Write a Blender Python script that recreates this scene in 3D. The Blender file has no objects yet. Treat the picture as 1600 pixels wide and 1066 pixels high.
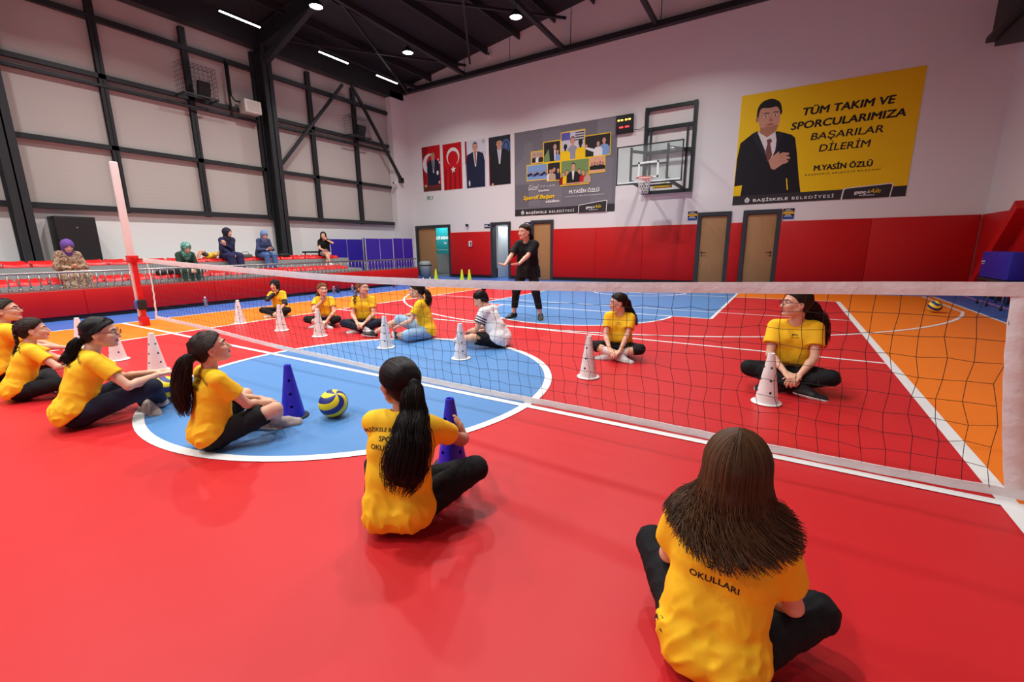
import bpy, bmesh, math, random
import numpy as np
from mathutils import Vector, Matrix
random.seed(7)
D = bpy.data
SC = bpy.context.scene
COL = SC.collection

# ------------------------------------------------------------------ camera
cam_data = D.cameras.new('camera'); cam = D.objects.new('camera', cam_data); COL.objects.link(cam)
cam_data.sensor_width = 36.0
cam_data.lens = 683.3 / 1600 * 36.0
cam_data.clip_start = 0.05; cam_data.clip_end = 200
def _cam_axes(yaw, pit, rol):
    cy, sy, cp, sp = math.cos(yaw), math.sin(yaw), math.cos(pit), math.sin(pit)
    f = Vector((sy*cp, cy*cp, -sp)); r = Vector((cy, -sy, 0)); u = r.cross(f)
    cr, sr = math.cos(rol), math.sin(rol)
    return r*cr + u*sr, u*cr - r*sr, f
_r, _u, _f = _cam_axes(-0.5564, 0.2110, -0.0113)
cam.matrix_world = Matrix(((_r.x, _u.x, -_f.x, 3.4657), (_r.y, _u.y, -_f.y, -2.8764), (_r.z, _u.z, -_f.z, 1.2479), (0, 0, 0, 1)))
SC.camera = cam

# ------------------------------------------------------------------ view, world, exposure
SC.view_settings.view_transform = 'Standard'
SC.view_settings.look = 'None'
SC.view_settings.exposure = 0.0
SC.view_settings.gamma = 1.0
SC.view_settings.use_curve_mapping = False
world = D.worlds.new('world'); SC.world = world; world.use_nodes = True
world.node_tree.nodes['Background'].inputs[0].default_value = (0.75, 0.82, 0.9, 1)
world.node_tree.nodes['Background'].inputs[1].default_value = 0.05
HIGHBAY_W = 116.0      # power of each high bay lamp
TUBE_E = 14.0          # brightness of the linear tubes
# ------------------------------------------------------------------ helpers
def lin(c):
    c = c/255.0
    return c/12.92 if c <= 0.04045 else ((c+0.055)/1.055)**2.4
def rgb(r, g, b): return (lin(r), lin(g), lin(b), 1.0)
MATS = {}
def mat(name, col, rough=0.6, metal=0.0, spec=0.5, bump=None, var=None, alpha=None, emit=None, sheen=0.0, trans=0.0, coat=0.0):
    """principled material; bump=(scale, strength[, stretch xyz]); var=(scale, amount) gives a noise tint"""
    if name in MATS: return MATS[name]
    m = D.materials.new(name); m.use_nodes = True; nt = m.node_tree; b = nt.nodes['Principled BSDF']
    b.inputs['Base Color'].default_value = col; b.inputs['Roughness'].default_value = rough
    b.inputs['Metallic'].default_value = metal; b.inputs['Specular IOR Level'].default_value = spec
    if sheen: b.inputs['Sheen Weight'].default_value = sheen
    if trans: b.inputs['Transmission Weight'].default_value = trans
    if coat: b.inputs['Coat Weight'].default_value = coat
    if alpha is not None: b.inputs['Alpha'].default_value = alpha
    if emit:
        b.inputs['Emission Color'].default_value = emit[0]; b.inputs['Emission Strength'].default_value = emit[1]
    tc = None
    if bump or var:
        tc = nt.nodes.new('ShaderNodeTexCoord')
    if bump:
        mp = nt.nodes.new('ShaderNodeMapping'); nt.links.new(tc.outputs['Object'], mp.inputs[0])
        if len(bump) > 2: mp.inputs['Scale'].default_value = bump[2]
        n = nt.nodes.new('ShaderNodeTexNoise'); n.inputs['Scale'].default_value = bump[0]; n.inputs['Detail'].default_value = 4
        nt.links.new(mp.outputs[0], n.inputs['Vector'])
        bp = nt.nodes.new('ShaderNodeBump'); bp.inputs['Strength'].default_value = bump[1]; bp.inputs['Distance'].default_value = 0.01
        nt.links.new(n.outputs[0], bp.inputs['Height']); nt.links.new(bp.outputs[0], b.inputs['Normal'])
    if var:
        n2 = nt.nodes.new('ShaderNodeTexNoise'); n2.inputs['Scale'].default_value = var[0]; n2.inputs['Detail'].default_value = 3
        mp2 = nt.nodes.new('ShaderNodeMapping'); nt.links.new(tc.outputs['Object'], mp2.inputs[0])
        if len(var) > 2: mp2.inputs['Scale'].default_value = var[2]
        nt.links.new(mp2.outputs[0], n2.inputs['Vector'])
        hs = nt.nodes.new('ShaderNodeHueSaturation'); hs.inputs['Color'].default_value = col
        ma = nt.nodes.new('ShaderNodeMapRange'); ma.inputs['To Min'].default_value = 1-var[1]; ma.inputs['To Max'].default_value = 1+var[1]
        nt.links.new(n2.outputs[0], ma.inputs['Value']); nt.links.new(ma.outputs[0], hs.inputs['Value'])
        nt.links.new(hs.outputs[0], b.inputs['Base Color'])
    MATS[name] = m
    return m

def link(name, mesh, parent=None, smooth=False):
    o = D.objects.new(name, mesh); COL.objects.link(o)
    if parent is not None: o.parent = parent
    if smooth:
        mesh.polygons.foreach_set('use_smooth', [True]*len(mesh.polygons))
    return o
def tag(o, label=None, cat=None, group=None, kind=None):
    if label: o['label'] = label
    if cat: o['category'] = cat
    if group: o['group'] = group
    if kind: o['kind'] = kind
    return o
def thing(name, label, cat, loc=(0, 0, 0), rotz=0.0, group=None):
    o = D.objects.new(name, None); COL.objects.link(o); o.location = loc; o.rotation_euler = (0, 0, rotz)
    o.empty_display_size = 0.1
    return tag(o, label, cat, group)
def struct(o): o['kind'] = 'structure'; return o

class MB:
    """collects shapes into one mesh, each with a material"""
    def __init__(s): s.v = []; s.f = []; s.m = []; s.mats = []; s.sm = []
    def mi(s, m):
        if m not in s.mats: s.mats.append(m)
        return s.mats.index(m)
    def add(s, V, F, m, smooth=False):
        o = len(s.v); s.v += [tuple(p) for p in V]; k = s.mi(m)
        for f in F: s.f.append(tuple(i+o for i in f)); s.m.append(k); s.sm.append(smooth)
    def box(s, a, b, m, M=None):
        x0, y0, z0 = a; x1, y1, z1 = b
        V = [Vector(p) for p in ((x0,y0,z0),(x1,y0,z0),(x1,y1,z0),(x0,y1,z0),(x0,y0,z1),(x1,y0,z1),(x1,y1,z1),(x0,y1,z1))]
        if M is not None: V = [M @ p for p in V]
        s.add(V, [(0,3,2,1),(4,5,6,7),(0,1,5,4),(1,2,6,5),(2,3,7,6),(3,0,4,7)], m); return s
    def bbox(s, a, b, m, r=0.01, M=None):
        """box with rounded edges"""
        bm = bmesh.new(); bmesh.ops.create_cube(bm, size=1)
        for v in bm.verts: v.co = Vector([a[i] + (v.co[i]+.5)*(b[i]-a[i]) for i in range(3)])
        bmesh.ops.bevel(bm, geom=bm.edges[:], offset=r, segments=2, affect='EDGES', profile=.5)
        bm.verts.ensure_lookup_table(); bm.verts.index_update()
        V = [(M @ v.co) if M is not None else v.co.copy() for v in bm.verts]; F = [[v.index for v in f.verts] for f in bm.faces]; bm.free()
        s.add(V, F, m, True); return s
    def bar(s, p, q, w, h, m, up=(0, 0, 1)):
        """rectangular bar from p to q, w across, h along up"""
        p, q = Vector(p), Vector(q); d = (q-p).normalized(); u = Vector(up)
        if abs(d.dot(u)) > .98: u = Vector((1, 0, 0))
        x = d.cross(u).normalized(); y = x.cross(d)
        V = []
        for c in (p, q):
            for a, b in ((-1,-1),(1,-1),(1,1),(-1,1)): V.append(c + x*(a*w/2) + y*(b*h/2))
        s.add(V, [(0,1,2,3),(7,6,5,4),(0,4,5,1),(1,5,6,2),(2,6,7,3),(3,7,4,0)], m); return s
    def tube(s, pts, r, m, n=8, closed=False, caps=True, smooth=True):
        pts = [Vector(p) for p in pts]; N = len(pts)
        rr = r if hasattr(r, '__len__') else [r]*N
        V = []; pu = None
        for i in range(N):
            if closed: t = pts[(i+1) % N]-pts[i-1]
            else: t = pts[min(i+1, N-1)]-pts[max(i-1, 0)]
            t.normalize()
            if pu is None:
                pu = Vector((0,0,1)) if abs(t.z) < .9 else Vector((1,0,0))
            x = t.cross(pu).normalized(); pu = x.cross(t)
            for k in range(n):
                a = 2*math.pi*k/n; V.append(pts[i] + (x*math.cos(a)+pu*math.sin(a))*rr[i])
        F = []
        for i in range(N if closed else N-1):
            j = (i+1) % N
            for k in range(n): F.append((i*n+k, i*n+(k+1) % n, j*n+(k+1) % n, j*n+k))
        if caps and not closed: F.append(tuple(range(n-1, -1, -1))); F.append(tuple((N-1)*n+k for k in range(n)))
        s.add(V, F, m, smooth); return s
    def lathe(s, prof, m, c=(0,0,0), n=32, smooth=True):
        V = []; F = []; c = Vector(c)
        for r, z in prof:
            for k in range(n):
                a = 2*math.pi*k/n; V.append(c+Vector((r*math.cos(a), r*math.sin(a), z)))
        for i in range(len(prof)-1):
            for k in range(n): F.append((i*n+k, i*n+(k+1) % n, (i+1)*n+(k+1) % n, (i+1)*n+k))
        s.add(V, F, m, smooth); return s
    def poly(s, pts, m): s.add(pts, [tuple(range(len(pts)))], m); return s
    def prism(s, pts2, z0, z1, m, M=None):
        n = len(pts2); V = [Vector((x, y, z)) for z in (z0, z1) for x, y in pts2]
        if M is not None: V = [M @ p for p in V]
        F = [tuple(range(n-1, -1, -1)), tuple(range(n, 2*n))] + [(i, (i+1) % n, n+(i+1) % n, n+i) for i in range(n)]
        s.add(V, F, m); return s
    def build(s, name, parent=None):
        me = D.meshes.new(name); me.from_pydata(s.v, [], s.f)
        for m in s.mats: me.materials.append(m)
        me.polygons.foreach_set('material_index', s.m); me.polygons.foreach_set('use_smooth', s.sm)
        me.update()
        o = D.objects.new(name, me); COL.objects.link(o)
        if parent is not None: o.parent = parent
        return o
def text_mesh(body, size, align='CENTER', bold=0.0, shear=0.0, space=1.0):
    """2-D text as (verts, faces), flat in XY, baseline at y = 0"""
    cu = D.curves.new('lettering', 'FONT'); cu.body = body; cu.size = size; cu.align_x = align; cu.offset = bold; cu.shear = shear
    cu.space_character = space; cu.resolution_u = 3
    o = D.objects.new('lettering', cu); COL.objects.link(o)
    bpy.context.view_layer.update()
    me = o.evaluated_get(bpy.context.evaluated_depsgraph_get()).to_mesh()
    V = [v.co.copy() for v in me.vertices]; F = [tuple(p.vertices) for p in me.polygons]
    o.to_mesh_clear(); D.objects.remove(o); D.curves.remove(cu)
    return V, F
def copy_tree(o, parent=None):
    c = o.copy(); COL.objects.link(c)
    if parent is not None: c.parent = parent
    for ch in o.children: copy_tree(ch, c)
    return c
# ------------------------------------------------------------------ implicit surfaces -> meshes (surface nets)
A3 = lambda p: np.asarray(p, np.float32)
def sd_rc(P, a, b, ra, rb):
    """round cone: a capsule whose radius goes from ra to rb"""
    a, b = A3(a), A3(b); ba = b-a; L2 = max(float(ba@ba), 1e-8)
    pa = P-a; h = np.clip((pa@ba)/L2, 0, 1)
    d = pa-h[:, None]*ba
    return np.sqrt(np.einsum('ij,ij->i', d, d))-(ra+(rb-ra)*h)
def sd_el(P, c, r, R=None):
    q = P-A3(c)
    if R is not None: q = q@np.asarray(R, np.float32)      # R: columns are the ellipsoid's axes
    r = A3(r); k0 = np.sqrt(np.sum((q/r)**2, 1)); k1 = np.sqrt(np.sum((q/(r*r))**2, 1))
    return k0*(k0-1)/np.maximum(k1, 1e-9)
def smin(a, b, k):
    if k <= 0: return np.minimum(a, b)
    h = np.clip(.5+.5*(b-a)/k, 0, 1)
    return b+(a-b)*h-k*h*(1-h)
def smax(a, b, k): return -smin(-a, -b, k)
def sd_prims(P, prims):
    d = None
    for p in prims:
        if p[0] == 'rc': e = sd_rc(P, *p[1:5]); k = p[5]
        else: e = sd_el(P, p[1], p[2], p[3]); k = p[4]
        d = e if d is None else smin(d, e, k)
    return d
def prim_bounds(prims, pad=0.03):
    lo = np.full(3, 1e9); hi = -lo
    for p in prims:
        if p[0] == 'rc':
            for c, r in ((p[1], p[3]), (p[2], p[4])):
                lo = np.minimum(lo, np.array(c)-r); hi = np.maximum(hi, np.array(c)+r)
        else:
            r = max(p[2]); lo = np.minimum(lo, np.array(p[1])-r); hi = np.maximum(hi, np.array(p[1])+r)
    return lo-pad, hi+pad
_OFF = np.array([(i, j, k) for i in (0, 1) for j in (0, 1) for k in (0, 1)])
_EDG = [(a, b) for a in range(8) for b in range(a+1, 8) if np.abs(_OFF[a]-_OFF[b]).sum() == 1]
def surface_net(f, lo, hi, res, margin=0.0):
    B = 8; lo = np.asarray(lo, float); hi = np.asarray(hi, float)
    nb = np.maximum(1, np.ceil((hi-lo)/(res*B)).astype(int))
    g = np.stack(np.meshgrid(*[np.arange(n) for n in nb], indexing='ij'), -1).reshape(-1, 3)
    c = (lo+(g+.5)*res*B).astype(np.float32)
    keep = np.abs(f(c)) < res*B*.87*1.25+margin
    g = g[keep]
    if len(g) == 0: return np.zeros((0, 3)), np.zeros((0, 4), int)
    n1 = B+1
    loc = np.stack(np.meshgrid(*[np.arange(n1)]*3, indexing='ij'), -1).reshape(-1, 3)
    cellsG, cellsV = [], []
    lc = np.stack(np.meshgrid(*[np.arange(B)]*3, indexing='ij'), -1).reshape(-1, 3)
    cidx = np.stack([((lc[:, 0]+o[0])*n1+lc[:, 1]+o[1])*n1+lc[:, 2]+o[2] for o in _OFF], 1)
    for s in range(0, len(g), 400):
        gg = g[s:s+400]
        I = (gg[:, None, :]*B+loc[None]).reshape(-1, 3)
        val = f((lo+I*res).astype(np.float32)).reshape(len(gg), -1)
        cv = val[:, cidx]                                   # blocks x cells x 8
        ins = cv < 0
        mix = ins.any(2) & ~ins.all(2)
        bi, ci = np.nonzero(mix)
        cellsG.append(gg[bi]*B+lc[ci]); cellsV.append(cv[bi, ci])
    G = np.concatenate(cellsG); V = np.concatenate(cellsV).astype(np.float64)
    if len(G) == 0: return np.zeros((0, 3)), np.zeros((0, 4), int)
    acc = np.zeros((len(G), 3)); cnt = np.zeros(len(G))
    for a, b in _EDG:
        va, vb = V[:, a], V[:, b]; m = (va < 0) != (vb < 0)
        t = np.where(m, va/np.where(m, va-vb, 1), 0)
        acc += np.where(m[:, None], _OFF[a]+t[:, None]*(_OFF[b]-_OFF[a]), 0); cnt += m
    P = lo+(G+acc/cnt[:, None])*res
    dim = nb*B+2
    key = (G[:, 0]*dim[1]+G[:, 1])*dim[2]+G[:, 2]
    order = np.argsort(key); sk = key[order]
    def find(Q):
        k = (Q[:, 0]*dim[1]+Q[:, 1])*dim[2]+Q[:, 2]
        p = np.clip(np.searchsorted(sk, k), 0, len(sk)-1)
        return np.where((sk[p] == k) & (Q >= 0).all(1), order[p], -1)
    faces = []
    corner = {0: 4, 1: 2, 2: 1}                             # index of the corner one step along x, y, z
    for ax in range(3):
        u, w = (ax+1) % 3, (ax+2) % 3
        v0, v1 = V[:, 0] < 0, V[:, corner[ax]] < 0
        m = v0 != v1; Q = G[m]; flip = v1[m]
        du = np.zeros(3, int); du[u] = 1; dw = np.zeros(3, int); dw[w] = 1
        q = np.stack([find(Q), find(Q-du), find(Q-du-dw), find(Q-dw)], 1)
        ok = (q >= 0).all(1); q = q[ok]; fl = flip[ok]
        q[fl] = q[fl][:, ::-1]
        faces.append(q)
    # pull the vertices onto the surface
    F = np.concatenate(faces)
    for _ in range(1):
        e = res*.4; p32 = P.astype(np.float32)
        d0 = f(p32)
        gr = np.stack([f(p32+A3(np.eye(3)[i]*e))-d0 for i in range(3)], 1)/e
        n2 = np.maximum((gr**2).sum(1), .1)
        st = np.clip(d0/n2, -res*.5, res*.5)
        P = P-gr*st[:, None]
    return P, F
def sdf_object(name, f, lo, hi, res, mats, parent=None, mat_fn=None, margin=0.0):
    P, F = surface_net(f, lo, hi, res, margin)
    me = D.meshes.new(name)
    me.vertices.add(len(P)); me.vertices.foreach_set('co', P.astype(np.float32).ravel())
    me.loops.add(F.size); me.loops.foreach_set('vertex_index', F.astype(np.int32).ravel())
    me.polygons.add(len(F)); me.polygons.foreach_set('loop_start', np.arange(0, F.size, 4, dtype=np.int32))
    me.polygons.foreach_set('loop_total', np.full(len(F), 4, np.int32))
    for m in mats: me.materials.append(m)
    if mat_fn is not None and len(F):
        me.polygons.foreach_set('material_index', mat_fn(P[F].mean(1)).astype(np.int32))
    me.update(calc_edges=True); me.validate()
    return link(name, me, parent, True)
def noise3(P, seed, freq, octs=2):
    """cheap smooth noise in about -1..1 from a few sines"""
    rs = np.random.RandomState(seed); o = np.zeros(len(P), np.float32); a = 1.0; t = 0
    for k in range(octs):
        for j in range(3):
            w = rs.normal(size=3); w = w/np.linalg.norm(w)*freq*(2**k)*rs.uniform(.7, 1.3)
            o += a*np.sin(P@A3(w)+rs.uniform(0, 6.28)+1.3*np.sin(P@A3(np.roll(w, 1)*.6)))
        t += a*1.7; a *= .5
    return o/t
# ------------------------------------------------------------------ the hall
XW, XE, YN, YS = -11.6, 7.4, 12.4, -12.4
WALLW = mat('white_plaster', rgb(232, 231, 229), .8, bump=(30, .06))
CLAD = mat('ribbed_cladding', rgb(194, 190, 184), .38, spec=.45)
def _ribs():
    nt = CLAD.node_tree; b = nt.nodes['Principled BSDF']; tc = nt.nodes.new('ShaderNodeTexCoord'); w = nt.nodes.new('ShaderNodeTexWave')
    w.wave_type = 'BANDS'; w.bands_direction = 'Z'; w.wave_profile = 'SAW'; w.inputs['Scale'].default_value = 3.2
    bp = nt.nodes.new('ShaderNodeBump'); bp.inputs['Strength'].default_value = .35; bp.inputs['Distance'].default_value = .012
    nt.links.new(tc.outputs['Object'], w.inputs['Vector']); nt.links.new(w.outputs[0], bp.inputs['Height']); nt.links.new(bp.outputs[0], b.inputs['Normal'])
_ribs()
STEEL = mat('anthracite_steel', rgb(42, 45, 48), .45, spec=.4)
ROOFM = mat('dark_roof_sheet', rgb(38, 38, 41), .7)
PADM = mat('red_wall_vinyl', rgb(196, 12, 14), .5, spec=.35, bump=(8, .03))
DARKF = mat('door_frame_anthracite', rgb(48, 51, 56), .5)
BLACKM = mat('matt_black', rgb(18, 18, 19), .6)
def floor_mat(name, c): return mat(name, c, .42, spec=.28, bump=(14, .02), var=(1.3, .05))
F_RED, F_ORG, F_BLU, F_LBL = floor_mat('floor_red', rgb(200, 36, 40)), floor_mat('floor_orange', rgb(240, 124, 26)), floor_mat('floor_blue', rgb(62, 104, 178)), floor_mat('floor_light_blue', rgb(84, 134, 190))
F_WHT = mat('floor_line_white', rgb(236, 236, 234), .4, var=(20, .04))
def build_floor():
    mb = MB(); e = .0012
    mb.box((XW-.3, YS-.3, -.15), (XE+.3, YN+2.6, 0), F_BLU)
    cnt = [4]
    def rect(x0, y0, x1, y1, l, m):
        if l == 4: cnt[0] += .06; l = cnt[0]
        mb.poly([(x0, y0, l*e), (x1, y0, l*e), (x1, y1, l*e), (x0, y1, l*e)], m)
    def ring(cx, cy, r0, r1, a0, a1, l, m, n=96):
        V = []
        if l == 4: cnt[0] += .06; l = cnt[0]
        for i in range(n+1):
            a = math.radians(a0+(a1-a0)*i/n); V += [(cx+r0*math.cos(a), cy+r0*math.sin(a), l*e), (cx+r1*math.cos(a), cy+r1*math.sin(a), l*e)]
        mb.add(V, [(2*i, 2*i+1, 2*i+3, 2*i+2) for i in range(n)], m)
    def disc(cx, cy, r, l, m, a0=0, a1=360, n=96):
        mb.poly([(cx+r*math.cos(math.radians(a0+(a1-a0)*i/n)), cy+r*math.sin(math.radians(a0+(a1-a0)*i/n)), l*e) for i in range(n+(0 if a1-a0 == 360 else 1))], m)
    HB, LB = 6.475, 11.03
    rect(-HB, -LB, HB, LB, 1, F_ORG); rect(-4.5, -9, 4.5, 9, 2, F_RED)
    for s in (1, -1):
        rect(-2.45, min(s*5.26, s*LB), 2.45, max(s*5.26, s*LB), 3, F_LBL); disc(0, s*5.26, 1.8, 3, F_LBL, 180 if s > 0 else 0, 360 if s > 0 else 180)
    disc(0, -.03, 1.8, 3, F_LBL)
    w = .025; L = 4
    for s in (1, -1):
        rect(-HB, s*LB-w, HB, s*LB+w, L, F_WHT); rect(s*HB-w, -LB, s*HB+w, LB, L, F_WHT)
        rect(-4.5, s*9-w, 4.5, s*9+w, L, F_WHT)
        rect(-4.5, s*3-w, 4.5, s*3+w, L, F_WHT); rect(-4.5, s*6.12-.02, 4.5, s*6.12+.02, L, F_WHT)
        rect(-2.45, s*5.26-w, 2.45, s*5.26+w, L, F_WHT)
        for t in (1, -1): rect(t*2.45-w, min(s*5.26, s*LB), t*2.45+w, max(s*5.26, s*LB), L, F_WHT)
        ring(0, s*5.26, 1.775, 1.825, 180 if s > 0 else 0, 360 if s > 0 else 180, L, F_WHT)
        ring(0, s*9.455, 1.23, 1.28, 180-10 if s > 0 else -10, 370 if s > 0 else 190, L, F_WHT)
        a = math.degrees(math.asin(1.21/6.4))
        ring(0, s*9.455, 6.385, 6.435, 180+a if s > 0 else a, 360-a if s > 0 else 180-a, L, F_WHT)
        for t in (1, -1): rect(t*6.27-w, min(s*8.22, s*LB), t*6.27+w, max(s*8.22, s*LB), L, F_WHT)
    rect(-4.53, -9, -4.47, 9, L, F_WHT); rect(4.46, -9, 4.54, 9, L, F_WHT)
    rect(-HB, -.03, HB, .03, L, F_WHT)
    ring(0, -.03, 1.76, 1.83, 0, 360, L, F_WHT)
    return struct(mb.build('floor'))
build_floor()

DOORS = [(-11.15, -9.12), (-6.99, -6.03), (-5.1, -4.13), (.93, 1.89), (2.21, 3.2)]   # outer edges of the frames
DH = 2.25
def build_walls():
    mb = MB(); xs = [XW-.3]
    for a, b in DOORS: xs += [a, b]
    xs += [XE+.3]
    for i in range(0, len(xs), 2): mb.box((xs[i], YN, 0), (xs[i+1], YN+.2, DH), WALLW)
    mb.box((XW-.3, YN, DH), (XE+.3, YN+.2, 10.6), WALLW)
    for x in (-10.1, -8.1, -6.0, -3.55, -.55, 1.9): mb.box((x-.012, YN-.004, 7.9), (x+.012, YN, 10.4), DARKF)       # panel joints high up
    struct(mb.build('wall_back'))
    mb = MB(); mb.box((XW-.3, YS-.3, 0), (XW, YN, 2.3), WALLW); mb.box((XW-.3, YS-.3, 2.3), (XW-.02, YN, 8.3), CLAD)
    mb.box((XW, 11.45, 0), (XW+.32, YN, 7.7), WALLW)
    struct(mb.build('wall_left'))
    mb = MB(); mb.box((XE, YS-.3, 0), (XE+.3, YN, 9), WALLW); struct(mb.build('wall_right'))
    mb = MB(); mb.box((XW-.3, YS-.5, 0), (XE+.3, YS-.3, 10.6), WALLW); struct(mb.build('wall_front'))
    # the pitched roof
    zr = lambda x: 8.02+.135*(x-XW) if x < -2.1 else 8.02+.135*(-2.1-XW)-.135*(x+2.1)
    mb = MB()
    for a, b in ((XW-.3, -2.1), (-2.1, XE+.3)):
        mb.add([(a, YS-.5, zr(a)), (b, YS-.5, zr(b)), (b, YN+.2, zr(b)), (a, YN+.2, zr(a)), (a, YS-.5, zr(a)+.2), (b, YS-.5, zr(b)+.2), (b, YN+.2, zr(b)+.2), (a, YN+.2, zr(a)+.2)],
               [(0,1,2,3),(7,6,5,4),(0,4,5,1),(1,5,6,2),(2,6,7,3),(3,7,4,0)], ROOFM)
    struct(mb.build('ceiling'))
    # little corridor behind the two open doors
    cr = mat('corridor_white', rgb(206, 210, 212), .8)
    mb = MB(); mb.box((-11.9, 14.2, 0), (-5.2, 14.4, 2.6), cr); mb.box((-12.0, YN+.2, 0), (-11.9, 14.4, 2.6), cr); mb.box((-5.3, YN+.2, 0), (-5.2, 14.4, 2.6), cr)
    mb.box((-8.2, YN+.2, 0), (-8.1, 14.2, 2.6), cr); mb.box((-12, YN+.2, 2.6), (-5.2, 14.4, 2.7), cr)
    mb.box((-12, YN+.2, .001), (-8.2, 14.2, .012), mat('corridor_floor', rgb(96, 104, 104), .5))
    struct(mb.build('wall_corridor'))
    return zr
zroof = build_walls()
WOOD = mat('oak_laminate', rgb(168, 124, 78), .55, var=(3, .16, (14, 14, .7)), bump=(6, .03, (20, 20, 1)))
CHROME = mat('brushed_steel', rgb(176, 176, 178), .28, metal=.9); DARKH = mat('black_handle', rgb(20, 20, 22), .35, metal=.4)
def build_doors():
    for n, (a, b) in enumerate(DOORS):
        mb = MB(); w = .115
        mb.box((a, YN-.05, 0), (a+w, YN+.21, DH), DARKF); mb.box((b-w, YN-.05, 0), (b, YN+.21, DH), DARKF); mb.box((a+w, YN-.05, DH-w), (b-w, YN+.21, DH), DARKF)
        root = mb.build('door_%d' % (n+1)); struct(root)
        m = MB()
        if n == 0: x0, x1 = a+w, a+w+1.02
        elif n == 1: continue
        else: x0, x1 = a+w, b-w
        m.bbox((x0, YN+.0 if n else YN+.02, .01), (x1, YN+.045 if n else YN+.065, DH-w-.01), WOOD, .004); m.build('door_leaf', root)
        if n > 1:
            hx = x0+.07 if n in (2, 3) else x1-.07; sg = 1 if n in (2, 3) else -1
            h = MB(); h.lathe([(.0, 0), (.026, 0), (.026, .012), (0, .012)], DARKH, n=16)
            for q in range(len(h.v)): h.v[q] = (h.v[q][0]+hx, YN-h.v[q][2], h.v[q][1]+1.02)
            h.tube([(hx, YN, 1.02), (hx, YN-.05, 1.02), (hx+sg*.13, YN-.052, 1.02)], .010, DARKH, 8)
            h.box((hx-.015, YN-.008, .90), (hx+.015, YN, .94), DARKH); h.build('door_handle', root)
    # frosted leaf of door 2, swung inside
    r = D.objects['door_2']; m = MB(); m.bbox((-6.86, 12.66, .01), (-6.82, 13.6, 2.1), mat('pale_door', rgb(198, 208, 210), .5), .004); m.build('door_leaf', r)
build_doors()
# ---- red padding on the walls
def pads():
    ph = 1.9
    seg = [(-9.12, -6.99, 'between the teal poster doorway and the narrow open doorway'), (-6.03, -5.1, 'behind the standing coach between two doorways'), (-4.13, .93, 'longest run, under the basketball hoop'), (1.89, 2.21, 'narrow strip between the two closed oak doors'), (3.2, XE-.06, 'right of the last oak door up to the corner')]
    for a, b, l in seg:
        root = thing('wall_padding', 'red vinyl wall padding, '+l, 'wall padding', (0, YN, 0))
        n = max(1, round((b-a)/2.0))
        for i in range(n):
            x0, x1 = a+(b-a)*i/n, a+(b-a)*(i+1)/n
            MB().bbox((x0+.002, -.05, .12), (x1-.002, -.002, ph), PADM, .008).build('pad_panel', root)
        MB().box((a, -.03, 0), (b, -.002, .12), BLACKM).build('skirting', root)
    root = thing('wall_padding', 'red vinyl wall padding along the right-hand wall', 'wall padding', (XE, 0, 0))
    for i in range(6):
        y1 = YN-.06-i*2; MB().bbox((-.05, y1-1.996, .12), (-.002, y1, ph), PADM, .008).build('pad_panel', root)
    MB().box((-.03, YN-12, 0), (-.002, YN-.06, .12), BLACKM).build('skirting', root)
pads()
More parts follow.
